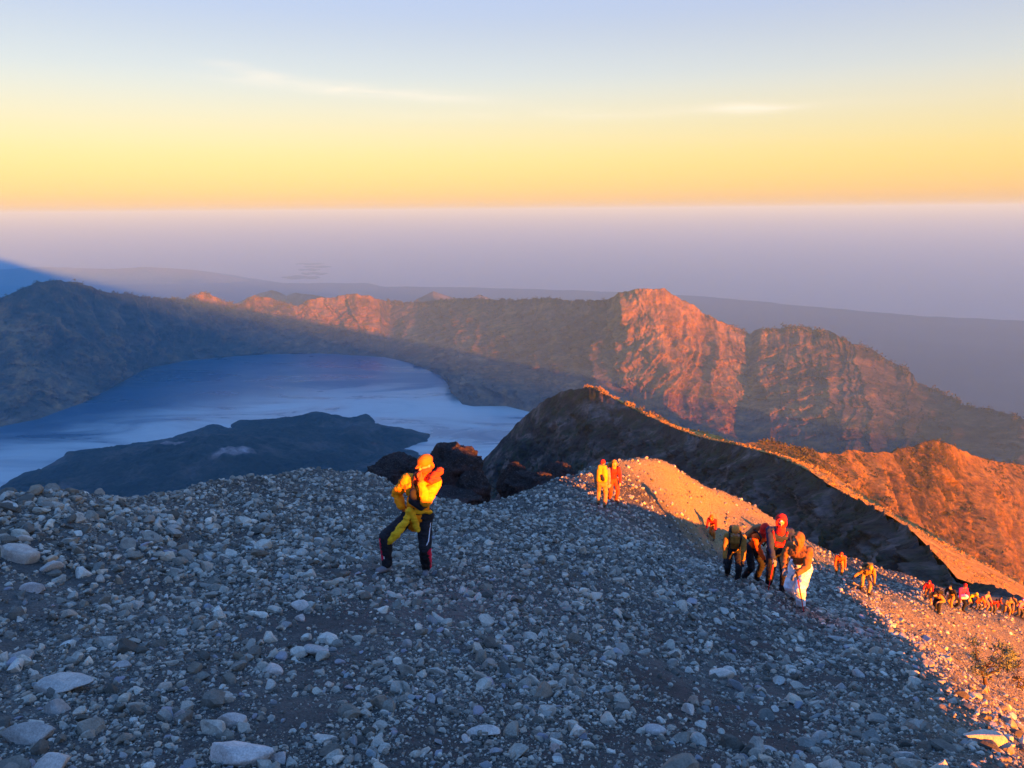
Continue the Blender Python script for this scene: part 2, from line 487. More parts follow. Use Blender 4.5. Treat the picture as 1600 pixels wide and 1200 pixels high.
LAKE_Z = -1500.0
PLAIN_Z = -2800.0
def rim_material():
    m = Mat('crater_rim_rock', .95, .1)
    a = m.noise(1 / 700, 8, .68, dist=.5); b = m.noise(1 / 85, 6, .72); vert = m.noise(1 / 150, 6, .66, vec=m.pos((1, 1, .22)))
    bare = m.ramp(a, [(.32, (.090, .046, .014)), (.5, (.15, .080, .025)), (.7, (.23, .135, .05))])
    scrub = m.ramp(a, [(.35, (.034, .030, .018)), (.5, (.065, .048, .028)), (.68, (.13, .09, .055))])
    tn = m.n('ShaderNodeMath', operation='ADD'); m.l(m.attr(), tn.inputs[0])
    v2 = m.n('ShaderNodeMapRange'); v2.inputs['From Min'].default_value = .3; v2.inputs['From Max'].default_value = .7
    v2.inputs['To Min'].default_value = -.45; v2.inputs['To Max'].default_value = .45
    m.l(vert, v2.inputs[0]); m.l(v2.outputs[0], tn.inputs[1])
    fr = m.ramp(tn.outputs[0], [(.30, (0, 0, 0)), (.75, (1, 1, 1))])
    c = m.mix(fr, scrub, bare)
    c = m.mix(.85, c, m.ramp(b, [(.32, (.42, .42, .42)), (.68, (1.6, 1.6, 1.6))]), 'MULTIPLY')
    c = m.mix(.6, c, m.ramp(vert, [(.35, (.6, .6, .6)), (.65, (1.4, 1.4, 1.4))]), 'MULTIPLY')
    m.color(c)
    h = m.n('ShaderNodeMath', operation='MULTIPLY_ADD'); m.l(b, h.inputs[0]); h.inputs[1].default_value = .45; m.l(vert, h.inputs[2])
    m.bump(h.outputs[0], 1.0, 45)
    return m.m
RIM = rim_material()
u3 = np.concatenate([np.linspace(-900, 0, 110), np.linspace(1, 1620, 1500), np.linspace(1630, 2300, 60)])
crest3 = [(-900,560,4500),(-700,540,5000),(-300,495,5800),(-100,475,6300),(0,468,6500),(30,452,6600),(60,441,6700),(95,436,6800),(120,442,6900),(160,456,7200),(215,462,7600),
 (255,465,8000),(290,466,8300),(302,460,8380),(315,457,8450),(328,460,8500),(345,468,8600),(372,476,8800),(385,468,8900),(396,462,8900),(420,464,9000),(440,473,9000),(465,479,9000),(475,472,9000),
 (487,467,9000),(510,464,9050),(540,462,9050),(557,458,9000),(575,461,9000),(590,467,9050),(600,468,9350),(610,469,9500),(640,471,9350),(700,468,8950),(740,465,8650),(800,468,8150),
 (860,466,7650),(900,470,7250),(945,470,6800),(965,460,6550),(985,454,6350),(1000,450,6300),(1035,449,6300),(1060,464,6320),(1085,480,6350),(1100,490,6370),(1150,512,6380),
 (1170,521,6370),(1190,513,6330),(1240,510,6230),(1270,513,6130),(1300,515,6050),(1350,540,5800),(1400,570,5600),(1450,600,5300),(1500,625,5000),(1560,645,4700),(1600,655,4500),
 (1800,740,3900),(2300,960,3000)]
foot3 = [(-900,1000,0),(-500,790,0),(-200,712,0),(0,668,0),(60,656,0),(130,630,0),(190,598,0),(230,575,0),(300,563,0),(400,555,0),(500,553,0),(600,559,0),(650,571,0),(690,590,0),(708,612,0),(722,634,0),
 (740,637,0),(790,636,0),(830,646,0),(905,680,0),(960,705,4800),(1000,715,4800),(1100,760,4300),(1300,800,3700),(1600,860,3000),(1800,900,2700),(2300,1200,2300)]
def rim_extra(P, v, L, u):
    # a low headland runs out into the lake under the long wall
    k = np.exp(-((u - 790) / 75) ** 2)[None, :] * np.clip(1 - v / .45, 0, 1) * (v > -.1)
    P[..., 2] += 130 * k * sstep(0, .12, v)
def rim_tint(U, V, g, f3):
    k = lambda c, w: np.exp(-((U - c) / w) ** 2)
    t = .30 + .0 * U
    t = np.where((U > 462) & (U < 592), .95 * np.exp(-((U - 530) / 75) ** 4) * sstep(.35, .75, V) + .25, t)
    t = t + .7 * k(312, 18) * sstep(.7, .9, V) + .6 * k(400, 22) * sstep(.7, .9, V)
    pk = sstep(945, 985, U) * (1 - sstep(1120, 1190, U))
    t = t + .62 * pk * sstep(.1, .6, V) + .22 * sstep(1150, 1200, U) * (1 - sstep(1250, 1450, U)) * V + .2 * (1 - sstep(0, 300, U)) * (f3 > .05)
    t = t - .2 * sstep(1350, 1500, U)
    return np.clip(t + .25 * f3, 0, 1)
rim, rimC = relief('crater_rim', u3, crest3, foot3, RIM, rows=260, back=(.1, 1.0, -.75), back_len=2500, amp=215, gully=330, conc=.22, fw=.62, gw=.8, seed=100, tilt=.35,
                   crest_amp=.10, foot_level=LAKE_Z - 4, extra=rim_extra, cfade=.45, tint=rim_tint)

def grass_material():
    m = Mat('ochre_ridge_grass', .95, .1)
    a = m.noise(1 / 60, 7, .65, dist=.4); b = m.noise(1 / 9, 5, .72)
    bare = m.ramp(a, [(.3, (.10, .052, .012)), (.5, (.16, .085, .02)), (.72, (.24, .14, .035))])
    scrub = m.ramp(a, [(.3, (.022, .018, .008)), (.7, (.065, .042, .015))])
    tn = m.n('ShaderNodeMath', operation='ADD'); m.l(m.attr(), tn.inputs[0])
    v2 = m.n('ShaderNodeMapRange'); v2.inputs['From Min'].default_value = .3; v2.inputs['From Max'].default_value = .7
    v2.inputs['To Min'].default_value = -.5; v2.inputs['To Max'].default_value = .5
    m.l(m.noise(1 / 26, 6, .7), v2.inputs[0]); m.l(v2.outputs[0], tn.inputs[1])
    c = m.mix(m.ramp(tn.outputs[0], [(.25, (0, 0, 0)), (.7, (1, 1, 1))]), scrub, bare)
    c = m.mix(.8, c, m.ramp(b, [(.32, (.5, .5, .5)), (.68, (1.5, 1.5, 1.5))]), 'MULTIPLY')
    m.color(c)
    h = m.n('ShaderNodeMath', operation='MULTIPLY_ADD'); m.l(b, h.inputs[0]); h.inputs[1].default_value = .5; m.l(a, h.inputs[2])
    m.bump(h.outputs[0], 1.0, 7)
    return m.m
GRASS = grass_material()
u2 = np.linspace(1060, 2500, 1000)
crest2 = [(1060,676,800),(1100,682,900),(1140,690,950),(1170,691,1000),(1190,688,1030),(1215,692,1060),(1250,699,1120),(1280,707,1200),(1310,707,1280),(1330,701,1320),(1350,706,1360),(1395,706,1420),(1410,700,1450),
 (1430,697,1480),(1447,690,1500),(1460,687,1510),(1480,693,1540),(1520,712,1640),(1560,722,1740),(1600,725,1850),(1700,745,2100),(2000,800,2450),(2060,860,2480),(2150,1000,2500),(2500,1500,2500)]
foot2 = [(1060,720,700),(1170,745,860),(1250,800,900),(1300,840,980),(1450,905,1130),(1600,990,1180),(1800,1020,1400),(2060,1100,1600),(2150,1200,1700),(2500,1600,1900)]
ridge2, _ = relief('ochre_ridge', u2, crest2, foot2, GRASS, rows=200, back=(-.35, .9, -.9), back_len=900, amp=44, gully=110, conc=.05, seed=200, crest_amp=.07, tilt=1.15, cfade=.25, fw=.35, gw=1.2, tint=lambda U, V_, g, f3: np.clip(.50 + .9 * g + .5 * f3, 0, 1))

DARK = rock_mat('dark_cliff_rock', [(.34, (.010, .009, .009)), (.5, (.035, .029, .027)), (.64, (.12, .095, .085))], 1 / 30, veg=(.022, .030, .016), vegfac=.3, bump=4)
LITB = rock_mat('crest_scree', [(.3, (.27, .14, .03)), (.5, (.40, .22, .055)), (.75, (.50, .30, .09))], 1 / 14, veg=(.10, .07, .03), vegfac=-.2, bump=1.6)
# dark spur: the shaded cliff with its sunlit crest band behind the edge
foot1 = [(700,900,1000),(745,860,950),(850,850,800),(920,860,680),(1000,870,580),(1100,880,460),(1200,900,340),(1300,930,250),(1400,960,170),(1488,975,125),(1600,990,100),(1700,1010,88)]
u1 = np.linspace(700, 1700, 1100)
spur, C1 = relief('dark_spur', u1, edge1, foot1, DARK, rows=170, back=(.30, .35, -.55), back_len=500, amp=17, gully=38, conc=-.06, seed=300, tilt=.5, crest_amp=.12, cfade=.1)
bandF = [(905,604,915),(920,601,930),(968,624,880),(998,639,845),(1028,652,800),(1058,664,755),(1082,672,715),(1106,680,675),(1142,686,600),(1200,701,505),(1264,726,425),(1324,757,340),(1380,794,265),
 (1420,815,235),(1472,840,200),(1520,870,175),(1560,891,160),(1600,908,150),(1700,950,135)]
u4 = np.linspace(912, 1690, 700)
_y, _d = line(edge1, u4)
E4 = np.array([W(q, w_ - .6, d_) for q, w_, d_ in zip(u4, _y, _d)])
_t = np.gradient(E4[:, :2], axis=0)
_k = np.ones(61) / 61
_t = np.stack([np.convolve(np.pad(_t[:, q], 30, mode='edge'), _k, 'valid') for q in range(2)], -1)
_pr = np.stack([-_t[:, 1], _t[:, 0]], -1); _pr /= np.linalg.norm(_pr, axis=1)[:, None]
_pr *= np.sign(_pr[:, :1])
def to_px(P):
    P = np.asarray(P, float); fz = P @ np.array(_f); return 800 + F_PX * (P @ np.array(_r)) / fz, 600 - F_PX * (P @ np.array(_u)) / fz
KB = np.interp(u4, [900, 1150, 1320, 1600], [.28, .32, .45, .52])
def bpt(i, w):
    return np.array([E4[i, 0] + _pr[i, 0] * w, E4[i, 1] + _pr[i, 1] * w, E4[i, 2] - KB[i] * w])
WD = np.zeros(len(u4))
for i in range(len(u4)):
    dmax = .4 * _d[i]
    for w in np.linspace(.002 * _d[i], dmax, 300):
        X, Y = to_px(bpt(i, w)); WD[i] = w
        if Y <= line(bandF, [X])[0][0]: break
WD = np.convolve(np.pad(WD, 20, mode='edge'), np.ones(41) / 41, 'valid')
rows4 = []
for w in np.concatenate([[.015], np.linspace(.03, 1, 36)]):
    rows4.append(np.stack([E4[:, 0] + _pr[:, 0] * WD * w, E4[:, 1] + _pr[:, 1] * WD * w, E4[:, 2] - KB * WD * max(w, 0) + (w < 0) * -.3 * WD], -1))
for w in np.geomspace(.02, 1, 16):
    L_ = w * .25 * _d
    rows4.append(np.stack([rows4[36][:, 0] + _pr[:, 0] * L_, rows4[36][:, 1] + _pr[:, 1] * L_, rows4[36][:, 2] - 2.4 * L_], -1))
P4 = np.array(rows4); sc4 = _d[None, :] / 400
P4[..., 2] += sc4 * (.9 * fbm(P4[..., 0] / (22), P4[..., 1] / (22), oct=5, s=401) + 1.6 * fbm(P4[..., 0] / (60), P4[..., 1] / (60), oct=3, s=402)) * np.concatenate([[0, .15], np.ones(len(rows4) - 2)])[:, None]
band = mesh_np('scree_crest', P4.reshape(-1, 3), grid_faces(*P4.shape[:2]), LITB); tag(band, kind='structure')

# ------------------------------------------------------------------ lake, peninsula, plain
lake_out = [on_level(px, py, LAKE_Z) for px, py in ((-900, 1000), (-500, 740), (-200, 670), (0, 640), (190, 575), (300, 545), (450, 540), (600, 545), (700, 575), (840, 600), (1100, 680))]
lake_out += [(1600, 3000, LAKE_Z), (1400, 1500, LAKE_Z), (-3600, 1500, LAKE_Z)]
me = bpy.data.meshes.new('lake'); bm = bmesh.new()
bm.faces.new([bm.verts.new(v) for v in lake_out]); bm.normal_update()
if bm.faces[:][0].normal.z < 0: bmesh.ops.reverse_faces(bm, faces=bm.faces[:])
bm.to_mesh(me); bm.free()
ml = Mat('lake_water', .08, .5)
ml.b.inputs['IOR'].default_value = 1.33
st = ml.noise(1 / 1100, 6, .58, vec=ml.pos((1.0, 2.6, 1)), dist=1.2)
sy = ml.n('ShaderNodeSeparateXYZ'); ml.l(ml.pos(), sy.inputs[0])
def sstepn(a, b, v):
    q = ml.n('ShaderNodeMapRange', interpolation_type='SMOOTHSTEP'); q.inputs['From Min'].default_value = a; q.inputs['From Max'].default_value = b
    ml.l(v, q.inputs[0]); return q.outputs[0]
def mm(op, a, b):
    q = ml.n('ShaderNodeMath', operation=op)
    for i, v in enumerate((a, b)):
        if isinstance(v, (int, float)): q.inputs[i].default_value = v
        else: ml.l(v, q.inputs[i])
    return q.outputs[0]
# pale tongue along the peninsula: painted sky reflection, deep water under the far wall
yn = mm('ADD', sy.outputs[1], mm('MULTIPLY', mm('SUBTRACT', st, .5), 2600))
far_ = mm('SUBTRACT', 1.0, sstepn(6000, 6900, yn))
lft = sstepn(-300, 900, mm('ADD', mm('ADD', sy.outputs[0], mm('MULTIPLY', mm('SUBTRACT', 5200, sy.outputs[1]), .95)), mm('ADD', mm('MULTIPLY', st, 1600), 2500)))
pale = mm('MULTIPLY', mm('MULTIPLY', far_, lft), sstepn(.25, .60, st))
ml.color(ml.mix(pale, (.001, .055, .11), (.31, .38, .38)))
rr = ml.ramp(st, [(.38, (.26,) * 3), (.62, (.40,) * 3)])
ml.l(rr, ml.b.inputs['Roughness'])
rip = ml.noise(1 / 12, 3, .6)
ml.bump(rip, .3, 1.0)
me.materials.append(ml.m)
lake = bpy.data.objects.new('lake', me); COL.objects.link(lake); tag(lake, kind='structure')

# peninsula with the young cone
coast_px = [(-60,800),(0,763),(15,752),(30,741),(62,737),(97,717),(102,708),(150,704),(230,695),(260,688),(285,680),(325,670),(329,665),(350,669),(362,671),(370,659),(430,657),(470,652),(495,645),(530,650),(550,655),(575,648),(588,664),
 (603,667),(620,670),(640,672),(655,676),(676,680),(668,690),(645,696),(632,702),(650,708),(680,720),(760,790)]
coast = np.array([on_level(a, b, LAKE_Z)[:2] for a, b in coast_px] + [(-500, 2500), (-3200, 2500)])
gx = np.linspace(coast[:, 0].min() - 50, coast[:, 0].max() + 50, 520); gy = np.linspace(2500, coast[:, 1].max() + 60, 520)
IX, IY = np.meshgrid(gx, gy)
dI, _, _ = poly_nearest(IX + 34 * fbm(IX / 120, IY / 120, oct=4, s=60), IY + 34 * fbm(IX / 90, IY / 90, oct=3, s=61), coast)
ins = -dI
cone = np.array(W(335, 700, 4050)); cz = cone[2] - LAKE_Z
IZ = LAKE_Z + np.where(ins > 0, 24 * (1 - np.exp(-ins / 25)) + .055 * ins, .5 * ins)
def hill(px, py, D, rad, top, pw=1.0):
    q = W(px, py, D); r = np.hypot(IX - q[0], IY - q[1]); return np.clip(1 - r / rad, 0, 1) ** pw * top
IZ = IZ + hill(345, 700, 3950, 1150, 190, 1.3) * sstep(0, 300, ins)
IZ = IZ + hill(560, 660, 4600, 260, 60, 1.2) * sstep(0, 120, ins) + hill(500, 660, 4650, 300, 45) * sstep(0, 120, ins)
IZ = IZ + hill(478, 650, 4750, 110, 50) * sstep(0, 60, ins) + hill(565, 652, 4700, 120, 75, .8) * sstep(0, 60, ins) + hill(430, 668, 4500, 200, 45) + hill(620, 690, 4200, 200, 45) * sstep(0, 100, ins)
IZ = IZ + hill(150, 740, 3700, 900, 60, 1) * sstep(0, 300, ins)
IZ = IZ + (42 * fbm(IX / 300, IY / 300, oct=6, s=70, ridged=True, gain=.6) + 10 * fbm(IX / 40, IY / 40, oct=3, s=71)) * sstep(0, 160, ins)
q = W(345, 705, 3950); ang = np.hypot(IX - q[0], IY - q[1])
IZ = IZ - 35 * np.exp(-(ang / 110) ** 2)
mi = Mat('peninsula_forest', .95, .1)
i1 = mi.noise(1 / 260, 6, .6); i2 = mi.noise(1 / 22, 4, .7)
ci = mi.ramp(i1, [(.33, (.004, .009, .009)), (.5, (.012, .018, .016)), (.66, (.055, .048, .042))])
ci = mi.mix(.8, ci, mi.ramp(i2, [(.3, (.5, .5, .5)), (.7, (1.5, 1.5, 1.5))]), 'MULTIPLY')
at = mi.n('ShaderNodeAttribute', attribute_name='tint')
ash = mi.ramp(mi.noise(1 / 60, 5, .7), [(.35, (.10, .085, .08)), (.7, (.36, .32, .31))])
ci = mi.mix(at.outputs['Fac'], ci, ash)
mi.color(ci); mi.bump(i2, .9, 8)
qa = W(362, 712, 3820); qb = W(270, 703, 4050)
am = sstep(.45, .9, np.exp(-(((IX - qa[0]) * .8 + (IY - qa[1]) * .6) / 150) ** 2 - ((-(IX - qa[0]) * .6 + (IY - qa[1]) * .8) / 75) ** 2) + .25 * fbm(IX / 40, IY / 40, oct=4, s=80))
am = np.maximum(am, .8 * sstep(.5, .95, np.exp(-((IX - qb[0]) / 120) ** 2 - ((IY - qb[1]) / 35) ** 2) + .3 * fbm(IX / 30, IY / 30, oct=4, s=81)))
vi = np.stack([IX, IY, IZ], -1).reshape(-1, 3); fi = grid_faces(520, 520)
keep = (ins.reshape(-1)[fi] > -60).any(1); fi = fi[keep]
used = np.unique(fi); remap = np.zeros(len(vi), int); remap[used] = np.arange(len(used))
pen = mesh_np('peninsula', vi[used], remap[fi], mi.m, col=am.reshape(-1)[used]); tag(pen, kind='structure')

# lowland and sea out to the horizon
mp_ = Mat('lowland', .95, .1)
lc = mp_.ramp(mp_.noise(1 / 4200, 6, .65), [(.35, (.010, .026, .034)), (.55, (.018, .036, .042)), (.7, (.035, .05, .05))])
mp_.color(lc)
me = bpy.data.meshes.new('sea'); bm = bmesh.new()
ring = [bm.verts.new((math.sin(a) * 230000, math.cos(a) * 230000, PLAIN_Z - 60)) for a in np.linspace(0, 2 * math.pi, 129)[:-1]]
f = bm.faces.new(ring); bm.normal_update()
if f.normal.z < 0: bmesh.ops.reverse_faces(bm, faces=[f])
bm.to_mesh(me); bm.free()
ms = Mat('sea_water', .35, .5); ms.color((.02, .05, .08)); ms.bump(ms.noise(1 / 300, 3), .3, 20)
me.materials.append(ms.m)
sea = bpy.data.objects.new('sea', me); COL.objects.link(sea); tag(sea, kind='structure')
land_px = [(-900,470),(-300,440),(0,424),(60,420),(125,421),(200,424),(250,422),(330,423),(395,433),(440,440),(520,441),(575,441),(600,446),(700,447),(800,449),(900,452),(1000,456),(1100,461),(1200,470),(1350,484),(1450,492),(1600,498),(1800,508),(2600,560)]
lu = np.linspace(-900, 2600, 500); ly = line(land_px, lu)[0]
ly = ly + 1.1 * fbm(lu / 30, lu * 0, oct=4, s=500)
far_edge = np.array([on_level(a, b, PLAIN_Z) for a, b in zip(lu, ly)])
near_edge = far_edge * np.array([.02, .02, 1]) + np.array([0, 900, 0])
rowsn = 60
tt = np.linspace(0, 1, rowsn)[:, None, None]
LP = near_edge[None] * (1 - tt) + far_edge[None] * tt
LP[..., 2] = PLAIN_Z + 90 * np.abs(fbm(LP[..., 0] / 7000, LP[..., 1] / 7000, oct=5, s=510)) * (1 - tt[..., 0] ** 6)
LP[-1, :, 2] = PLAIN_Z - 70
# low hill country on the left of the coast
lowland = mesh_np('lowland', LP.reshape(-1, 3), grid_faces(rowsn, 500), mp_.m); tag(lowland, kind='structure')

def far_hills(name, pts, D, foot_y, mat, seed, amp, gl):
    uu = np.linspace(pts[0][0], pts[-1][0], 160)
    o, _ = relief(name, uu, [(a, b, D) for a, b in pts], [(pts[0][0], foot_y, D * .93), (pts[-1][0], foot_y, D * .93)], mat, rows=30, back=(0, 1, -.5), back_len=D * .12, amp=amp, gully=gl, seed=seed, crest_amp=.12, backrows=8)
    return o
FARH = rock_mat('distant_hill_rock', [(.3, (.06, .055, .045)), (.7, (.14, .12, .09))], 1 / 900, bump=40)
far_hills('distant_hills', [(330, 500), (362, 477), (385, 466), (405, 458), (425, 453.5), (432, 455), (448, 462), (462, 457.5), (480, 459), (505, 463), (540, 480), (580, 500)], 12500, 520, FARH, 600, 90, 500)
far_hills('distant_cones', [(630, 490), (650, 468), (662, 462), (677, 455), (690, 459), (705, 464), (720, 470), (738, 465), (748, 460), (760, 464), (775, 470), (800, 490)], 12000, 510, FARH, 620, 60, 500)
far_hills('coast_hills', [(-300, 440), (-60, 424), (0, 421), (60, 417), (110, 418), (170, 420), (230, 417), (300, 421), (335, 426), (380, 436), (430, 446), (520, 441), (580, 440), (605, 446), (640, 452)], 32000, 462, FARH, 640, 120, 1500)
far_hills('island_volcano', [(360, 345), (378, 340), (389, 336.5), (396, 336), (404, 338.5), (420, 342), (450, 346)], 140000, 352, FARH, 660, 100, 4000)
# sand bars in the bay
for k, (a, b, y, hgt) in enumerate([(462, 506, 412, 1.2), (474, 519, 416.5, 1.2), (466, 500, 421, 1.3), (470, 512, 427, 1.6), (440, 500, 433, 2.2)]):
    tt_ = np.linspace(0, 2 * math.pi, 48, endpoint=False)
    ptsb = [on_level((a + b) / 2 + (b - a) / 2 * math.cos(t), y + hgt * math.sin(t) * (1 + .4 * math.sin(5 * t + k)), PLAIN_Z - 40) for t in tt_]
    low = [(p[0], p[1], PLAIN_Z - 62) for p in ptsb]
    vb = np.array(ptsb + low); n_ = 48
    bm = bmesh.new(); vs = [bm.verts.new(v) for v in vb]
    bm.faces.new(vs[:n_]); [bm.faces.new((vs[i], vs[(i + 1) % n_], vs[n_ + (i + 1) % n_], vs[n_ + i])) for i in range(n_)]
    bmesh.ops.recalc_face_normals(bm, faces=bm.faces[:])
    me = bpy.data.meshes.new('islet'); bm.to_mesh(me); bm.free(); me.materials.append(mp_.m)
    o = bpy.data.objects.new('islet', me); COL.objects.link(o); tag(o, kind='structure')

# ------------------------------------------------------------------ haze
bpy_me = bpy.data.meshes.new('haze'); bm = bmesh.new(); bmesh.ops.create_cube(bm, size=1.0)
HB = (400000.0, 400000.0); ZB, ZT = PLAIN_Z - 61.5, 150.0
for v in bm.verts:
    v.co = Vector((v.co.x * HB[0], v.co.y * HB[1], ZB if v.co.z < 0 else ZT))
bm.to_mesh(bpy_me); bm.free()
hz = bpy.data.objects.new('haze', bpy_me); COL.objects.link(hz); tag(hz, kind='stuff')
hm = bpy.data.materials.new('haze'); hm.use_nodes = True
t = hm.node_tree; t.nodes.remove(t.nodes['Principled BSDF'])
pv = t.nodes.new('ShaderNodeVolumePrincipled')
pv.inputs['Color'].default_value = (.27, .60, .86, 1)
pv.inputs['Density'].default_value = 3.8e-5
pv.inputs['Density Attribute'].default_value = ''
pv.inputs['Anisotropy'].default_value = 0.0
t.links.new(pv.outputs[0], t.nodes['Material Output'].inputs['Volume'])
hm.cycles.homogeneous_volume = True
bpy_me.materials.append(hm)
# ------------------------------------------------------------------ stones
def ico(sub):
    bm = bmesh.new(); bmesh.ops.create_icosphere(bm, subdivisions=sub, radius=1.0)
    v = np.array([x.co[:] for x in bm.verts]); f = np.array([[q.index for q in p.verts] for p in bm.faces]); bm.free()
    return v, f
ICO = {k: ico(k) for k in (1, 2, 3, 4)}
def rock_shape(sub, seed, cuts=7, soft=.12, rough=.06):
    """an angular block: a ball planed off by random flats, then worn"""
    r = np.random.default_rng(seed)
    v, f = ICO[sub]; v = v.copy()
    cuts = cuts + 4
    for k in range(cuts):
        n = r.normal(size=3); n /= np.linalg.norm(n); d = r.uniform(.36, .70)
        t = v @ n; over = np.maximum(t - d, 0); v -= n[None] * over[:, None] * (1 - soft)
    v *= (1 + rough * fbm(v[:, 0] * 1.7 + seed, v[:, 1] * 1.7, v[:, 2] * 1.7, oct=3, s=seed)[:, None] * 1.6)
    if sub >= 3:
        v *= (1 + rough * .45 * fbm(v[:, 0] * 6 + seed, v[:, 1] * 6, v[:, 2] * 6, oct=3, s=seed + 1)[:, None])
    sc = np.array([r.uniform(.85, 1.25), r.uniform(.75, 1.05), r.uniform(.55, .85)])
    return v * sc, f
def rand_rot(n, flat=.35, rng=RNG):
    """rotation matrices: free yaw, limited tip"""
    yaw = rng.uniform(0, 2 * np.pi, n); ax = rng.uniform(0, 2 * np.pi, n); an = rng.normal(0, flat, n)
    c, s = np.cos(yaw), np.sin(yaw); z = np.zeros(n); o = np.ones(n)
    Rz = np.stack([np.stack([c, -s, z], -1), np.stack([s, c, z], -1), np.stack([z, z, o], -1)], -2)
    kx, ky = np.cos(ax), np.sin(ax); ca, sa = np.cos(an), np.sin(an); C = 1 - ca
    Rt = np.stack([np.stack([ca + kx * kx * C, kx * ky * C, ky * sa], -1), np.stack([kx * ky * C, ca + ky * ky * C, -kx * sa], -1), np.stack([-ky * sa, kx * sa, ca], -1)], -2)
    return Rt @ Rz

def surf(x, y):
    r = np.hypot(x, y)
    return ground(x, y) + near_detail(x, y) * (1 - sstep(90, 200, r))

ms_ = Mat('pumice_stone', .92, .15)
tint = ms_.attr()
g1 = ms_.noise(14, 5, .65); g2 = ms_.noise(90, 3, .6)
c = ms_.mix(.7, tint, ms_.ramp(g1, [(.3, (.62, .62, .64)), (.7, (1.28, 1.27, 1.25))]), 'MULTIPLY')
c = ms_.mix(.45, c, ms_.ramp(g2, [(.35, (.6, .6, .6)), (.65, (1.3, 1.3, 1.3))]), 'MULTIPLY')
ms_.color(c)
hh = ms_.n('ShaderNodeMath', operation='MULTIPLY_ADD'); ms_.l(g2, hh.inputs[0]); hh.inputs[1].default_value = .35; ms_.l(g1, hh.inputs[2])
ms_.bump(hh.outputs[0], .6, .02)
STONE = ms_.m

def gravel_field(name, n, r0, r1, a0, a1, amin_k, amax, power, sub, seed, sink=.3, dens=None, tint_rng=(.10, .34), ncut=12):
    rng = np.random.default_rng(seed)
    lr = rng.uniform(np.log(r0), np.log(r1), n); th = np.radians(rng.uniform(a0, a1, n))
    r = np.exp(lr); x = r * np.sin(th); y = r * np.cos(th)
    d, _, _ = poly_nearest(x, y)
    pr = (d < 1.2 + .03 * r).astype(float)
    patch = fbm(x / 1.7, y / 1.7, oct=3, s=77) + .6 * fbm(x / .5, y / .5, oct=2, s=78)
    pr *= np.clip(.72 + 1.0 * patch + np.clip((r - 9) / 12, 0, .5), .06, 1)
    if dens is not None: pr *= dens(x, y, r)
    k = rng.uniform(0, 1, n) < pr
    x, y, r = x[k], y[k], r[k]; m = len(x)
    amin = amin_k * r
    u_ = rng.uniform(0, 1, m)
    a = amin * (1 - u_ * (1 - (amax / amin) ** (-power))) ** (-1 / power)
    a = np.clip(a, 0, amax)
    bank = np.exp(-(((x + 6.2) / 3.4) ** 2 + ((y - 10.2) / 2.6) ** 2))
    a *= 1 + .6 * bank
    z = surf(x, y) + a * (.45 - sink)
    R = rand_rot(m, .5, rng) * a[:, None, None]
    tpl = [rock_shape(sub, seed * 50 + q, cuts=8, rough=.08) for q in range(ncut)]
    which = rng.integers(0, ncut, m)
    V, Fc, Cc = [], [], []; off = 0
    base = (tint_rng[0] * .8 + (tint_rng[1] * 1.12 - tint_rng[0] * .8) * rng.uniform(0, 1, m) ** 1.2) * (.75 + .35 * rng.uniform(0, 1, m) ** 2)
    hue = rng.normal(0, .018, m)
    pink = rng.uniform(0, 1, m) < .10
    cr_ = base * (1.02 + hue + .14 * pink); cg_ = base * (.95 + .01 * pink); cb_ = base * (.76 - hue - .05 * pink)
    for q in range(ncut):
        idx = np.nonzero(which == q)[0]
        if not len(idx): continue
        tv, tf = tpl[q]
        P = np.einsum('nij,vj->nvi', R[idx], tv) + np.stack([x[idx], y[idx], z[idx]], -1)[:, None]
        V.append(P.reshape(-1, 3)); nv = len(tv)
        Fc.append((tf[None] + (np.arange(len(idx)) * nv)[:, None, None] + off).reshape(-1, 3)); off += nv * len(idx)
        Cc.append(np.repeat(np.stack([cr_[idx], cg_[idx], cb_[idx]], -1), nv, axis=0))
    o = mesh_np(name, np.concatenate(V), np.concatenate(Fc), STONE, smooth=False, col=np.concatenate(Cc))
    tag(o, kind='stuff')
    return o, m
def few_on_bank(x, y, r): return 1 - .72 * sunlit_scree(x, y)
# fine gravel everywhere, then pebbles, then fist-sized stones
gravel_field('gravel', 420000, 1.6, 62, -50, 56, .0009, .05, 2.15, 1, 5, ncut=16, tint_rng=(.10, .34))
gravel_field('pebbles', 80000, 1.6, 60, -50, 56, .0026, .13, 2.3, 2, 6, ncut=16, dens=few_on_bank, tint_rng=(.12, .46))

def boulder(name, x, y, a, seed, label, group=None, tintc=(.24, .24, .25), sub=3, sink=.25, yaw=None, sc=(1, 1, 1), cat='stone', mat=None, cuts=8, rough=.07):
    v, f = rock_shape(sub, seed, cuts=cuts, rough=rough)
    rg = np.random.default_rng(seed)
    sc = (sc[0], sc[1], max(.85, sc[2] * 1.25))
    R = rand_rot(1, .25, rg)[0] if yaw is None else np.array(Matrix.Rotation(yaw, 3, 'Z'))
    v = (v @ R.T) * np.array(sc) * a
    z = float(surf(np.array([x]), np.array([y]))[0])
    o = mesh_np(name, v, f, mat or STONE, col=np.tile(np.array(tintc) * np.array([1.30, 1.17, .95]), (len(v), 1)))
    o.location = (x, y, z + a * (.5 - sink))
    tag(o, label, cat, group)
    return o

def on_slope(px, py):
    """where the sight line of a photo pixel meets the slope"""
    d = np.array(W(px, py, 1.0)); t = np.geomspace(2.0, 75, 900)
    z = surf(d[0] * t, d[1] * t); k = np.nonzero(d[2] * t < z)[0]
    k = k[0] if len(k) else 400
    return float(d[0] * t[k]), float(d[1] * t[k]), float(t[k])

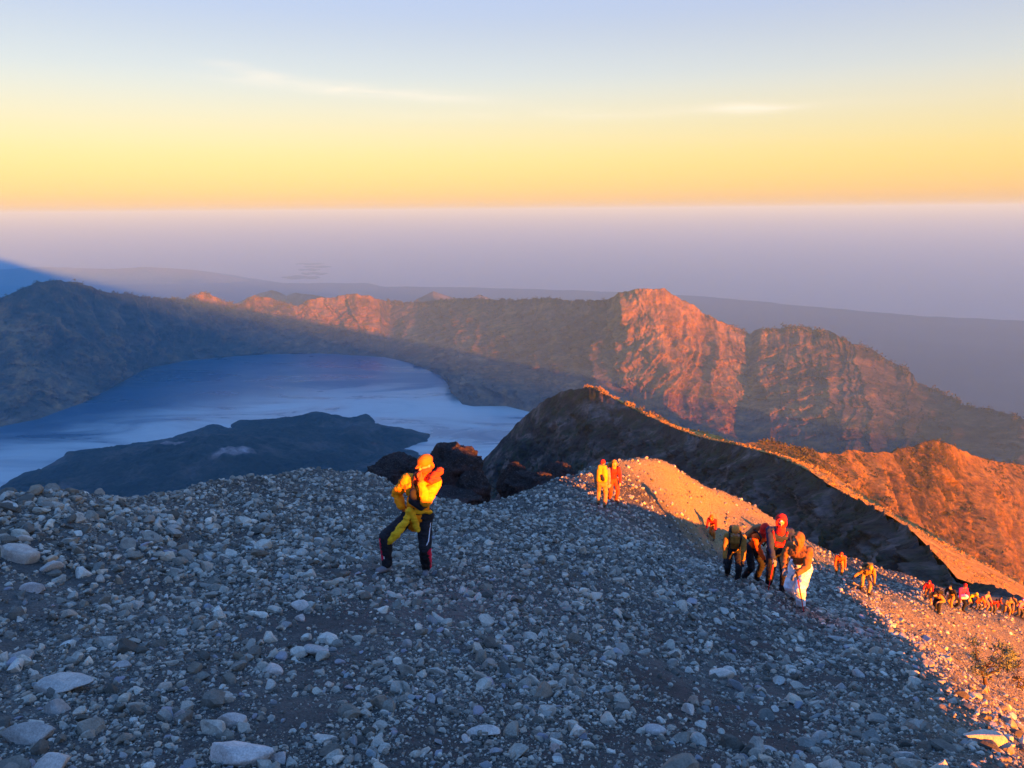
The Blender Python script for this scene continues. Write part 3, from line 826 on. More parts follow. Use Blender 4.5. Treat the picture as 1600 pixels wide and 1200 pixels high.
STN = [  # px, py of its middle, width px, tint, stretch, label
 (370,1172,92,(.36,.35,.37),(1.2,.9,.85),'large pale pitted boulder at the bottom edge left of centre, cut by the frame'),
 (362,1122,54,(.30,.30,.32),(1.05,.9,.85),'rounded grey boulder just above the large pale pitted boulder'),
 (93,1066,72,(.30,.30,.31),(1.3,.9,.7),'broad low grey boulder resting on a darker round stone at lower left'),
 (85,1101,48,(.22,.22,.23),(1,.9,.9),'round dark grey boulder directly below the broad low boulder at lower left'),
 (40,1143,70,(.25,.25,.26),(1.3,.8,.6),'lumpy flattened grey boulder near the lower left corner'),
 (78,1194,66,(.36,.33,.33),(1.4,.9,.5),'pinkish flat boulder cut by the bottom edge at far left'),
 (30,862,62,(.31,.30,.30),(1.5,.9,.62),'large tilted pale slab at the foot of the rubble bank by the left edge'),
 (14,789,28,(.30,.29,.29),(1.1,.9,.9),'pale blocky boulder on top of the rubble bank at the left edge'),
 (33,840,30,(.33,.32,.32),(1.3,.9,.6),'small pale block sitting just above the large tilted slab'),
 (82,884,40,(.34,.33,.34),(1.2,1,.7),'light grey angular stone right of the tilted slab'),
 (55,918,38,(.34,.32,.34),(1.2,.8,.8),'pinkish pale angular stone below the rubble bank'),
 (155,902,28,(.35,.33,.32),(1,.9,.9),'pale cubic stone below the middle of the rubble bank'),
 (5,1026,34,(.36,.33,.31),(.8,.9,1.1),'cream stone cut by the left edge of the picture'),
 (29,1022,42,(.24,.24,.25),(1.2,.9,.6),'flat grey stone beside the cream stone at the left edge'),
 (190,1036,34,(.28,.28,.3),(1.1,.9,.9),'upright grey wedge-shaped stone in the left foreground'),
 (280,1118,36,(.22,.22,.24),(1,.9,.9),'dark round stone left of the two grey boulders at the bottom'),
 (474,944,34,(.38,.37,.38),(1.3,.9,.8),'bright whitish angular stone left of the yellow-jacketed man'),
 (470,964,22,(.30,.29,.30),(1,.9,1),'grey upright stone tucked under the bright whitish stone'),
 (425,1044,32,(.37,.33,.33),(1.2,.9,.7),'pink-tinged pale stone left of centre in the foreground'),
 (497,1015,42,(.27,.28,.30),(1.2,.9,.85),'large blue-grey angular boulder in front of the man'),
 (514,1068,22,(.38,.34,.32),(.8,.8,1.1),'small cream upright stone below the large blue-grey boulder'),
 (447,975,22,(.24,.25,.28),(1,.9,.9),'dark blue-grey stone between the whitish stone and the foreground'),
 (637,1006,26,(.22,.23,.25),(1.3,.9,.8),'low dark oval stone on the centre line of the slope'),
 (792,1010,34,(.28,.29,.31),(1.1,.9,.9),'grey faceted stone right of centre in the foreground'),
 (830,1062,30,(.34,.34,.33),(.8,.8,1.2),'egg-shaped pale stone standing on end with a dark stain'),
 (646,1077,20,(.22,.23,.25),(.9,.9,1.1),'small dark upright stone, left of a pair below the man'),
 (673,1092,24,(.24,.25,.28),(1,.9,1),'rounded blue-grey stone, right of a pair below the man'),
 (755,1140,40,(.36,.35,.36),(1.5,.9,.6),'long pale angular stone in a row near the bottom centre'),
 (728,1152,26,(.32,.31,.32),(1,.9,.8),'pale pointed stone left of the long pale one near the bottom centre'),
 (865,1168,30,(.25,.24,.26),(.8,.9,1.2),'tall grey-brown stone at the bottom right of centre'),
 (508,1151,34,(.33,.33,.33),(1.2,.9,.8),'pale block with a cracked top in the bottom left centre'),
 (438,1182,38,(.30,.30,.33),(.9,.9,1.1),'blue-grey upright block at the bottom edge beside the large pale boulder'),
 (1128,1050,38,(.40,.38,.37),(1.15,.9,.85),'bright cream boulder crossed by a pale vein below the hiking group'),
 (1076,1107,32,(.38,.36,.36),(1,.9,.9),'pale wedge-shaped stone below and left of the cream veined boulder'),
 (1017,1139,34,(.30,.30,.32),(1.2,.9,.75),'grey low stone below and left of the pale wedge'),
 (1195,1166,32,(.29,.30,.32),(1.3,.9,.7),'grey slanted stone at the lower right of centre'),
 (928,930,26,(.36,.33,.31),(1.6,.8,.6),'cream flat stone right of the yellow-jacketed man'),
 (1537,1148,66,(.34,.32,.31),(1.5,.95,.7),'large boulder on the shadow line at lower right, half in orange sun'),
 (1280,1152,36,(.27,.27,.28),(1,.9,1.1),'pointed grey stone in the shaded right foreground'),
 (1412,1178,32,(.30,.31,.33),(1.2,.9,.75),'grey flat-faced stone near the bottom right'),
 (1342,1052,24,(.27,.27,.29),(1,.9,.8),'pinkish grey stone in the shaded ground on the right'),
 (1306,996,30,(.28,.29,.31),(1.5,.9,.6),'flat grey slab-like stone downhill of the hiker in white trousers'),
 (1314,1070,26,(.26,.26,.28),(1,.9,.9),'round grey stone in the right middle foreground'),
 (1300,1196,44,(.33,.31,.30),(1.2,.9,.9),'cream-brown stone cut by the bottom edge right of centre'),
]
for k, (px, py, w, tc_, sc, lb) in enumerate(STN):
    X, Y, D = on_slope(px, py + w * .22)
    boulder('boulder', X, Y, w * .5 * math.hypot(Y, 1.7) / F_PX * 1.03, 900 + k, lb, tintc=tc_, sc=sc, sub=4 if w > 45 else 3, yaw=(k * 1.3) % 6.28 if sc[0] < 1.15 else (k % 3 - 1) * .3, cat='boulder')
# the other larger loose stones, one object each
rg = np.random.default_rng(4242); cnt = 0; shapes = {}
while cnt < 235:
    px = rg.uniform(-20, 1560); py = 1205 - 370 * rg.uniform(0, 1) ** 1.15
    if px > 1150 and py < 960: continue
    if px > 1380 and py < 1000: continue
    X, Y, D = on_slope(px, py)
    if D > 26: continue
    w = min(34, 9 + 8 * (rg.pareto(2.4) + .6)) * (.75 + .35 * (py - 830) / 370)
    s_id = 2000 + cnt % 24
    if s_id not in shapes:
        v, f = rock_shape(3, s_id, cuts=8)
        o = mesh_np('stone', v, f, STONE, col=np.tile(np.array([.2 + .13 * rg.uniform(), ] * 3) * (1 + .05 * rg.normal(size=3)), (len(v), 1)))
        shapes[s_id] = o; 
    else:
        o = shapes[s_id].copy(); COL.objects.link(o)
    a = w * .5 * math.hypot(Y, 1.7) / F_PX
    o.scale = (a * rg.uniform(.85, 1.2), a * rg.uniform(.8, 1), a * rg.uniform(.75, 1.05))
    o.rotation_euler = (rg.normal(0, .3), rg.normal(0, .3), rg.uniform(0, 6.28))
    o.location = (X, Y, float(surf(np.array([X]), np.array([Y]))[0]) + a * .25)
    tag(o, 'loose grey angular stone, medium sized, lying among the gravel of the slope', 'stone', 'loose stones scattered over the gravel slope')
    cnt += 1

# ------------------------------------------------------------------ dark lava outcrops on the crest behind the man
ml2 = Mat('lava_rock', .9, .15)
l1 = ml2.noise(.5, 6, .65); l2 = ml2.noise(5, 5, .75); l3 = ml2.noise(26, 3, .6)
cl = ml2.ramp(l1, [(.32, (.022, .02, .02)), (.5, (.045, .034, .032)), (.62, (.10, .045, .035)), (.72, (.06, .05, .045))])
cl = ml2.mix(.7, cl, ml2.ramp(l2, [(.3, (.5, .5, .5)), (.7, (1.5, 1.5, 1.5))]), 'MULTIPLY')
spk = ml2.ramp(l3, [(.60, (0, 0, 0)), (.68, (1, 1, 1))])
cl = ml2.mix(spk, cl, (.20, .18, .17)); ml2.color(cl)
hh = ml2.n('ShaderNodeMath', operation='MULTIPLY_ADD'); ml2.l(l2, hh.inputs[0]); hh.inputs[1].default_value = .8; ml2.l(l1, hh.inputs[2])
ml2.bump(hh.outputs[0], 1.0, .45)
LAVA = ml2.m
ICO5 = ico(6)
def outcrop(px, py_top, w, h, D, seed, label, tintm=LAVA, sx=1.0, deep=1.0, lean=0.0):
    """a craggy block whose top shows at (px, py_top), w by h photo pixels, standing on the slope behind the crest"""
    c = W(px, py_top + h * .5, D); k = math.hypot(D, c[2]) / F_PX
    v, f = ICO5; v = v.copy(); r = np.random.default_rng(seed)
    for q in range(7):
        n = r.normal(size=3); n /= np.linalg.norm(n); d = r.uniform(.7, .92); t = v @ n
        v -= n[None] * (np.maximum(t - d, 0) * .85)[:, None]
    v *= (1 + .10 * fbm(v[:, 0] * 1.2 + seed, v[:, 1] * 1.2, v[:, 2] * 1.2, oct=2, s=seed)[:, None])
    v *= (1 + .19 * fbm(v[:, 0] * 2.8 + seed, v[:, 1] * 2.8, v[:, 2] * 2.8, oct=6, s=seed, gain=.62, ridged=True)[:, None])
    ext = np.abs(v).max(0); v /= ext
    v[:, 0] += lean * v[:, 2]
    v *= np.array([w * .5 * k, w * .45 * k * deep, h * .62 * k])
    o = mesh_np('rock_outcrop', v, f, tintm); o.location = (c[0], c[1] + w * .2 * k, c[2] - h * .10 * k)
    tag(o, label, 'rock outcrop')
    return o
outcrop(618, 716, 120, 78, 31, 71, 'dark rounded lava outcrop on the crest left of the yellow-jacketed man')
outcrop(700, 700, 124, 112, 30, 72, 'tall brown-black domed lava outcrop right behind the yellow-jacketed man', deep=1.2)
outcrop(738, 738, 60, 66, 29, 76, 'small sloping dark rock at the right foot of the tall domed outcrop')
outcrop(806, 726, 62, 60, 34, 73, 'reddish lava block on the crest right of the domed outcrop')
outcrop(836, 742, 110, 60, 33, 78, 'low black lava outcrop in the dip in front of the reddish block')
outcrop(872, 725, 66, 50, 36, 75, 'jagged dark rock with upright fins just left of the two walkers')
outcrop(690, 775, 130, 40, 27.5, 77, 'low dark rock ledge at the foot of the domed outcrop')
# ------------------------------------------------------------------ people
_sv, _sf = ICO[3]
def V(*a): return np.array(a, float)
def unit(v): v = np.asarray(v, float); return v / (np.linalg.norm(v) + 1e-9)
def cap(p0, p1, r0, r1, flat=None):
    """tapered capsule; flat=(axis, k) squeezes it along a direction"""
    p0 = np.asarray(p0, float); p1 = np.asarray(p1, float); d = unit(p1 - p0)
    h = np.array([1, 0, 0]) if abs(d[0]) < .8 else np.array([0, 1, 0])
    a = unit(np.cross(d, h)); b = np.cross(d, a)
    L = np.stack([a, b, d], 0); v = _sv.copy(); top = v[:, 2] > 0
    r = np.where(top, r1, r0)[:, None]; w = (v * r) @ L
    if flat is not None:
        ax = unit(flat[0]); w = w - (w @ ax)[:, None] * ax[None] * (1 - flat[1])
    return w + np.where(top[:, None], p1, p0), _sf
def ell(c, r, M=None):
    v = _sv * np.asarray(r, float)
    if M is not None: v = v @ np.asarray(M).T
    return v + np.asarray(c, float), _sf
_cache_mod = []
def blob(name, prims, mat, parent, vox=.012, sm=4, fold=0.0, ff=11.0, seed=0, cut=None, col=None):
    """union of primitives -> one continuous smooth surface"""
    vs, fs, off = [], [], 0
    for v, f in prims:
        vs.append(v); fs.append(f + off); off += len(v)
    vs = np.concatenate(vs); fs = np.concatenate(fs)
    me = bpy.data.meshes.new(name); me.from_pydata(vs.tolist(), [], fs.tolist())
    ob = bpy.data.objects.new(name, me); COL.objects.link(ob)
    m = ob.modifiers.new('r', 'REMESH'); m.mode = 'VOXEL'; m.voxel_size = vox; m.adaptivity = 0
    if sm:
        q = ob.modifiers.new('s', 'SMOOTH'); q.factor = .5; q.iterations = sm
    dg = bpy.context.evaluated_depsgraph_get(); dg.update()
    me2 = bpy.data.meshes.new_from_object(ob.evaluated_get(dg)); ob.modifiers.clear(); ob.data = me2; bpy.data.meshes.remove(me); me2.name = name
    n = len(me2.vertices); co = np.empty(n * 3, np.float32); me2.vertices.foreach_get('co', co); co = co.reshape(-1, 3).astype(float)
    if fold:
        nn = np.empty(n * 3, np.float32); me2.vertices.foreach_get('normal', nn); nn = nn.reshape(-1, 3)
        w = fbm(co[:, 0] * ff + 31 * seed, co[:, 1] * ff, co[:, 2] * ff * 1.6, oct=3, s=seed, ridged=True)
        co += nn * (w * fold)[:, None]
        me2.vertices.foreach_set('co', co.astype(np.float32).ravel())
    me2.polygons.foreach_set('use_smooth', np.ones(len(me2.polygons), bool)); me2.update()
    me2.materials.clear(); me2.materials.append(mat)
    ob.parent = parent
    return ob

def ik(a, b, l1, l2, hint):
    a = np.asarray(a, float); b = np.asarray(b, float); d = b - a; L = np.linalg.norm(d)
    if L > (l1 + l2) * .995: b = a + d / L * (l1 + l2) * .995; d = b - a; L = np.linalg.norm(d)
    u_ = d / L; x = (l1 * l1 - l2 * l2 + L * L) / (2 * L); h = math.sqrt(max(l1 * l1 - x * x, 0))
    hint = np.asarray(hint, float); hh = unit(hint - (hint @ u_) * u_)
    return a + u_ * x + hh * h, b

def frame(fwd, up=(0, 0, 1)):
    f = unit(fwd); r = unit(np.cross(f, up)); u_ = np.cross(r, f)
    return r, f, u_                       # the wearer's right, forward, up

def hand_prims(wr, d, palm_n, side, curl=.9, s=1.0):
    """wrist, pointing direction, palm normal (the side fingers curl towards), side=+1/-1 puts the thumb"""
    d = unit(d); n = unit(palm_n - (np.asarray(palm_n) @ d) * d); t = np.cross(d, n) * side
    P = [cap(wr, wr + d * .05 * s, .024 * s, .030 * s), cap(wr + d * .04 * s + t * .018 * s, wr + d * .085 * s + t * .022 * s, .018 * s, .015 * s), cap(wr + d * .04 * s - t * .016 * s, wr + d * .085 * s - t * .022 * s, .018 * s, .014 * s)]
    for k, (o, L) in enumerate(((.030, .070), (.011, .079), (-.009, .074), (-.028, .058))):
        p = wr + d * .088 * s + t * o * s; q = p; ang = 0
        for j, fr in enumerate((.45, .32, .23)):
            ang += curl * (.55, .75, .6)[j] * (1 + .08 * k)
            dd = d * math.cos(ang) + n * math.sin(ang)
            p2 = q + dd * L * fr * s; P.append(cap(q, p2, (.0095 - .0008 * j) * s, (.009 - .001 * j) * s)); q = p2
    q = wr + d * .025 * s + t * .024 * s
    d1 = unit(d * .75 + t * .75 + n * .25); p2 = q + d1 * .04 * s; P.append(cap(q, p2, .013 * s, .0105 * s))
    d2 = unit(d * .8 + n * (.3 + .5 * curl)); P.append(cap(p2, p2 + d2 * .032 * s, .0105 * s, .0085 * s))
    return P

SKIN = plain('skin_tan', (.42, .24, .15), .6, .3, var=.06)
EYEM = plain('eye_dark', (.03, .025, .02), .2, .5, var=.02)
HAIRM = plain('black_hair', (.02, .017, .015), .6, .3)
def fabric(n, c, w=.004, rough=.85): return plain(n, c, rough, .15, weave=w, var=.18, scale=9.0)

def person(label, loc, J, O, vox=.014, group=None, scale=1.0, thick=1.0, detail=False):
    root = bpy.data.objects.new('person', None); COL.objects.link(root); root.location = loc; root.scale = (scale,) * 3
    root.empty_display_size = .1
    tag(root, label, 'person', group)
    k = thick; r_, f_, u_ = J['hr'], J['hf'], J['hu']      # head frame
    H = J['head']; M = np.stack([r_, f_, u_], 1)
    sh = {1: J['shR'], -1: J['shL']}; el = {1: J['elR'], -1: J['elL']}; wr = {1: J['wrR'], -1: J['wrL']}
    hp = {1: J['hipR'], -1: J['hipL']}; kn = {1: J['knR'], -1: J['knL']}; an = {1: J['anR'], -1: J['anL']}; to = {1: J['toR'], -1: J['toL']}
    ce, pe, nk = J['chest'], J['pelvis'], J['neck']
    across = unit(sh[1] - sh[-1])
    # body: one continuous surface, head to feet
    P = [ell(H + u_ * .02, (.074, .092, .098), M), ell(H + f_ * .028 - u_ * .045, (.055, .062, .060), M), ell(H + f_ * .062 - u_ * .085, (.030, .028, .024), M),
         cap(H + f_ * .088 + u_ * .018, H + f_ * .108 - u_ * .022, .010, .015), ell(H + f_ * .078 + u_ * .028, (.048, .016, .012), M),
         ell(H + f_ * .092 - u_ * .052, (.024, .012, .010), M),
         cap(H - u_ * .06 - f_ * .01, nk, .052, .058)]
    for sd in (1, -1):
        P.append(ell(H + r_ * sd * .077 - f_ * .005 - u_ * .005, (.010, .020, .030), M))
        P.append(cap(nk, sh[sd] * .9 + nk * .1, .05, .048)); P.append(cap(sh[sd], el[sd], .047, .038)); P.append(cap(el[sd], wr[sd], .038, .025))
        hd = J.get('hd' + ('R' if sd > 0 else 'L'), unit(wr[sd] - el[sd])); pn = J.get('pn' + ('R' if sd > 0 else 'L'), np.array([0, -.3, -1.]) + 1e-3)
        HP = hand_prims(wr[sd], hd, pn, sd, J.get('curl', .9), 1.0 if detail else 1.12)
        if not O.get('gloves'): P += HP
        else: P.append(cap(wr[sd], wr[sd] + hd * .06, .02, .02)); J['_h%d' % sd] = HP
        P += [cap(hp[sd], kn[sd], .075, .050), cap(kn[sd], an[sd], .050, .034), cap(an[sd] - V(0, 0, .02), to[sd], .035, .028)]
    P += [cap(ce, pe, .105, .105, (np.cross(across, unit(ce - pe)), .8)), cap(ce, nk, .10, .055)]
    blob('body', P, O.get('skin', SKIN), root, vox * .8 if not detail else vox, 3)
    if detail or O.get('eyes'):
        for sd in (1, -1):
            blob('eye', [ell(H + f_ * .083 + r_ * sd * .030 + u_ * .010, (.011, .008, .007), M)], EYEM, root, .003, 1)
    # trousers
    tr = O.get('trouser_k', 1.0) * k
    fw = np.cross(V(0, 0, 1), across)
    P = [cap(hp[1] + V(0, 0, .03), hp[-1] + V(0, 0, .03), .115 * k, .115 * k), cap(pe, pe + (ce - pe) * .25, .125 * k, .12 * k)]
    for sd in (1, -1):
        P += [cap(hp[sd], kn[sd], .103 * tr, .078 * tr), cap(kn[sd], an[sd] + (kn[sd] - an[sd]) * .08, .078 * tr, .062 * tr)]
    blob('trousers', P, O['trousers'], root, vox, 3, fold=.018, ff=9, seed=3)
    # boots
    for sd in (1, -1):
        t2 = to[sd] - V(0, 0, .005)
        blob('boot', [cap(an[sd] + (kn[sd] - an[sd]) * .12, an[sd] - V(0, 0, .02), .050, .052), cap(an[sd] - V(0, 0, .035), t2, .048, .042), cap(an[sd] + unit(an[sd] - to[sd]) * .03 - V(0, 0, .04), t2, .04, .036)],
             O.get('boots', fabric('boot_brown', (.05, .035, .028))), root, vox, 2)
    # jacket
    P = [cap(ce, ce + (pe - ce) * .98, .145 * k, .135 * k, (np.cross(across, unit(ce - pe)), .82)), cap(ce + across * .08, ce - across * .08, .125 * k, .125 * k),
         cap(nk + (ce - nk) * .15, ce, .075 * k, .13 * k)]
    if O.get('hem', 0): P.append(cap(pe, pe + (pe - ce) * O['hem'], .14 * k, .15 * k))
    for sd in (1, -1):
        P += [cap(nk + (ce - nk) * .3, sh[sd], .07 * k, .072 * k), cap(sh[sd], el[sd], .076 * k, .064 * k), cap(el[sd], wr[sd] + (el[sd] - wr[sd]) * .10, .064 * k, .046 * k)]
    blob('jacket', P, O['jacket'], root, vox, 3, fold=.020 if O.get('puffy') else .013, ff=8, seed=5)
    if O.get('gloves'):
        for sd in (1, -1): blob('glove', J['_h%d' % sd], O['gloves'], root, vox * .7, 1)
    hat = O.get('hat'); hm_ = O.get('hat_mat')
    if hat == 'bucket':
        P = [ell(H + u_ * .055 - f_ * .01, (.098, .112, .085), M), cap(H + u_ * .045 + f_ * .07, H + u_ * .03 + f_ * .135, .060, .030, (u_, .28)), cap(H + u_ * .03 - f_ * .05, H - u_ * .045 - f_ * .075, .07, .055, (f_, .6))]
        blob('hat', P, hm_, root, vox * .8, 2, fold=.004, ff=14, seed=8)
    elif hat == 'beanie':
        blob('beanie', [ell(H + u_ * .055 - f_ * .012, (.090, .106, .090), M), ell(H + u_ * .03 - f_ * .012, (.092, .108, .035), M)], hm_, root, vox * .8, 2, fold=.003, ff=16)
    elif hat == 'cap':
        blob('cap', [ell(H + u_ * .055 - f_ * .01, (.088, .104, .075), M), cap(H + u_ * .045 + f_ * .08, H + u_ * .035 + f_ * .155, .052, .045, (u_, .2))], hm_, root, vox * .8, 1)
    elif hat == 'hood':
        rim_ = [cap(H + u_ * .10 * math.cos(a) + r_ * .088 * math.sin(a) + f_ * .05, H + u_ * .10 * math.cos(a + .5) + r_ * .088 * math.sin(a + .5) + f_ * (.05 - .01 * abs(math.sin(a))), .022, .022) for a in np.arange(-2.4, 2.2, .5)]
        blob('hood', [ell(H + u_ * .025 - f_ * .045, (.104, .098, .122), M), cap(H - u_ * .05 - f_ * .04, nk + (ce - nk) * .15, .085, .09)] + rim_, hm_, root, vox * .9, 2, fold=.006, ff=12, seed=4)
    else:
        blob('hair', [ell(H + u_ * .035 - f_ * .018, (.082, .096, .096), M)], HAIRM, root, vox * .8, 2, fold=.005, ff=22)
    if O.get('scarf'):
        blob('scarf', [ell(H - u_ * .055 + f_ * .012, (.083, .088, .055), M), cap(nk + u_ * .02, nk + (ce - nk) * .3 + f_ * .05, .080, .085)], O['scarf'], root, vox * .8, 2, fold=.012, ff=16, seed=6)
    return root

def pose(lean=20, yaw=0, step=.25, bend=.06, handR=(.28, -.35, .75), handL=(-.28, -.3, .78), slope=.0, look=10, lookyaw=0, side=0.0, hz=0.0):
    """standing/walking figure in its own frame: faces -y when yaw=0; x is image right. wearer's right hand is at -x."""
    l = math.radians(lean)
    pe = V(side * .3, .02, .90 - bend)
    ce = pe + V(side * .15, -math.sin(l), math.cos(l)) * .40
    nk = ce + V(side * .08, -math.sin(l * 1.1), math.cos(l * 1.1)) * .16
    hd = nk + V(0, -math.sin(l * .7) - .02, math.cos(l * .7)) * .15
    sx = .19
    J = {'pelvis': pe, 'chest': ce, 'neck': nk, 'head': hd}
    J['shL'] = ce + V(sx, -.02, .085 * math.cos(l)); J['shR'] = ce + V(-sx, -.02, .085 * math.cos(l))
    J['hipL'] = pe + V(.095, 0, -.02); J['hipR'] = pe + V(-.095, 0, -.02)
    fl = V(.12, -step * .6, .085 - slope * -step * .6 * 0 + hz); fr = V(-.11, step * .6, .085)
    J['anL'] = fl; J['anR'] = fr
    for s_ in 'LR':
        J['kn' + s_], J['an' + s_] = ik(J['hip' + s_], J['an' + s_], .43, .41, V(.12 if s_ == 'L' else -.12, -1, .2))
        J['to' + s_] = J['an' + s_] + V(.03 if s_ == 'L' else -.03, -.16, -.045)
    for s_, h in (('L', handL), ('R', handR)):
        hx = V(*h)
        J['el' + s_], J['wr' + s_] = ik(J['sh' + s_], hx, .29, .26, V(.5 if s_ == 'L' else -.5, .4, -.8))
    lk = math.radians(look); ly = math.radians(lookyaw)
    fwd = V(math.sin(ly) * math.cos(lk), -math.cos(ly) * math.cos(lk), -math.sin(lk))
    J['hr'], J['hf'], J['hu'] = frame(fwd)
    c, s2 = math.cos(math.radians(yaw)), math.sin(math.radians(yaw))
    Rm = np.array([[c, -s2, 0], [s2, c, 0], [0, 0, 1]])
    return {k: Rm @ v for k, v in J.items()}

def backpack(label, loc, J, mat, size=1.0, scale=1.0, vox=.014, matte=None, group=None):
    ce, pe, nk = J['chest'], J['pelvis'], J['neck']; ax = unit(ce - pe); ac = unit(J['shR'] - J['shL']); bk = unit(np.cross(ac, ax)); 
    f_ = J['hf']; bk = bk if bk @ np.array([f_[0], f_[1], 0]) < 0 else -bk
    root = bpy.data.objects.new('backpack', None); COL.objects.link(root); root.location = loc; root.scale = (scale,) * 3; root.empty_display_size = .1
    tag(root, label, 'backpack', group)
    m2 = matte or fabric('strap_black', (.02, .02, .022))
    c0 = ce * .45 + pe * .55 + bk * .22; c1 = ce + ax * .08 + bk * .22; s_ = size
    blob('pack_body', [cap(c0 + ac * .08 * s_, c1 + ac * .07 * s_, .10 * s_, .10 * s_), cap(c0 - ac * .08 * s_, c1 - ac * .07 * s_, .10 * s_, .10 * s_)], mat, root, vox, 3, fold=.008, ff=9, seed=2)
    blob('lid', [cap(c1 + ax * .10 * s_ + ac * .08, c1 + ax * .10 * s_ - ac * .08, .075 * s_, .075 * s_)], mat, root, vox, 2, fold=.006, ff=11)
    blob('pocket', [cap(c0 + bk * .09 * s_ + ac * .05, c0 + bk * .09 * s_ + ax * .12 - ac * .0, .06 * s_, .055 * s_)], m2, root, vox, 2)
    for s2_, q in ((1, 'R'), (-1, 'L')):
        shd = J['sh' + q]; a0 = shd * .72 + nk * .28 + ax * .085; fr = ce * .6 + pe * .4 + ac * s2_ * .11 - bk * .15
        blob('shoulder_strap', [cap(c1 + ac * s2_ * .09, a0 + bk * .06, .022, .022), cap(a0 + bk * .06, a0 - bk * .09, .022, .022), cap(a0 - bk * .09, fr, .022, .020), cap(fr, c0 + ac * s2_ * .12, .018, .018)], m2, root, vox, 1)
    return root

def pole(label, hand, tip, mat, loc=(0, 0, 0), group=None, r=.010):
    """trekking pole between two world points"""
    hand = np.asarray(hand, float); tip = np.asarray(tip, float); d = unit(hand - tip)
    root = bpy.data.objects.new('trekking_pole', None); COL.objects.link(root); root.location = tip; tag(root, label, 'trekking pole', group)
    L = np.linalg.norm(hand - tip); blk = fabric('strap_black', (.02, .02, .022)); Z = V(0, 0, 0)
    blob('shaft', [cap(d * .03, d * (L - .06), r, r * 1.3), cap(d * L * .45, d * (L - .05), r * 1.35, r * 1.4)], mat, root, .007, 0)
    blob('grip', [cap(d * (L - .07), d * (L + .06), .017, .019)], blk, root, .007, 1)
    blob('basket', [ell(d * .07, (.035, .035, .008), np.stack([unit(np.cross(d, V(1, 0, 0))), unit(np.cross(d, np.cross(d, V(1, 0, 0)))), d], 1))], blk, root, .006, 0)
    blob('tip', [cap(Z, d * .05, .005, .009)], blk, root, .004, 0)
    return root

YJ = fabric('yellow_jacket', (.98, .27, .006)); ORG = fabric('orange_hat', (.85, .14, .01)); RED = fabric('red_cloth', (.62, .025, .02)); BLK = fabric('black_cloth', (.018, .018, .022))
NAV = fabric('navy_cloth', (.025, .035, .075)); WHT = fabric('white_cloth', (.72, .72, .76)); BRN = fabric('brown_jacket', (.22, .095, .035)); LIM = fabric('lime_yellow_cloth', (.75, .40, .015))
OJK = fabric('orange_red_jacket', (.85, .10, .012)); TAN = fabric('tan_cloth', (.26, .15, .07)); OCH = fabric('ochre_cloth', (.40, .17, .04)); GRY = fabric('grey_cloth', (.16, .16, .17)); PNK = fabric('magenta_cloth', (.55, .03, .13))
RST = fabric('rust_cloth', (.30, .055, .02)); OLV = fabric('olive_cloth', (.09, .08, .05)); LRED = fabric('crimson_panel', (.65, .02, .06)); YPK = fabric('yellow_pack', (.80, .27, .012)); PUR = fabric('violet_cloth', (.22, .14, .38))

# --- the man in the yellow jacket, posed joint by joint
D0 = 10.0; X0, Y0, D0 = on_slope(642, 893)
base = np.array([X0, Y0, float(surf(np.array([X0]), np.array([Y0]))[0])])
def q(px, py, dd=0.0): return np.array(W(px, py, D0 + dd)) - base
J = {}
J['pelvis'] = q(652, 803, -.02); J['chest'] = q(656, 762, -.12); J['neck'] = q(662, 742, -.16); J['head'] = q(665, 726, -.22)
J['shR'] = q(637, 750, -.10); J['shL'] = q(680, 753, -.16)
J['hipR'] = q(641, 808, -.02); J['hipL'] = q(663, 808, -.04)
J['elR'] = q(620, 771, .05); J['wrR'] = q(628, 793, -.08)
J['elL'] = q(666, 783, -.36); J['wrL'] = q(658, 753, -.36)
J['anR'] = q(605, 882, -.22); J['anL'] = q(666, 885, -.05)
J['knR'], J['anR'] = ik(J['hipR'], J['anR'], .425, .42, V(-.8, -.5, .1)); J['knL'], J['anL'] = ik(J['hipL'], J['anL'], .42, .41, V(.1, -1, .1))
zf = lambda p: float(surf(np.array([p[0] + base[0]]), np.array([p[1] + base[1]]))[0]) - base[2]
for s_, tv in (('R', V(-.10, -.13, 0)), ('L', V(.0, -.16, 0))):
    J['an' + s_][2] = zf(J['an' + s_]) + .085; J['to' + s_] = J['an' + s_] + tv; J['to' + s_][2] = zf(J['to' + s_]) + .035
J['hr'], J['hf'], J['hu'] = frame(V(-.75, -.62, -.30), V(-.10, 0, 1))
J['hdL'] = unit(V(-.25, .12, 1)); J['pnL'] = V(.1, .9, .3); J['hdR'] = unit(V(.5, .2, -.8)); J['pnR'] = V(1, .3, 0); J['curl'] = .75
man = person('man in yellow puffer jacket and orange hat, one hand raised to his face', tuple(base), J,
             {'jacket': YJ, 'trousers': BLK, 'hat': 'bucket', 'hat_mat': ORG, 'scarf': fabric('orange_red_scarf', (.80, .07, .02)), 'puffy': True, 'boots': GRY, 'gloves': fabric('rust_orange_glove', (.50, .10, .02)), 'hem': .22, 'eyes': True, 'trouser_k': .94},
             vox=.0085, detail=True, thick=1.09)
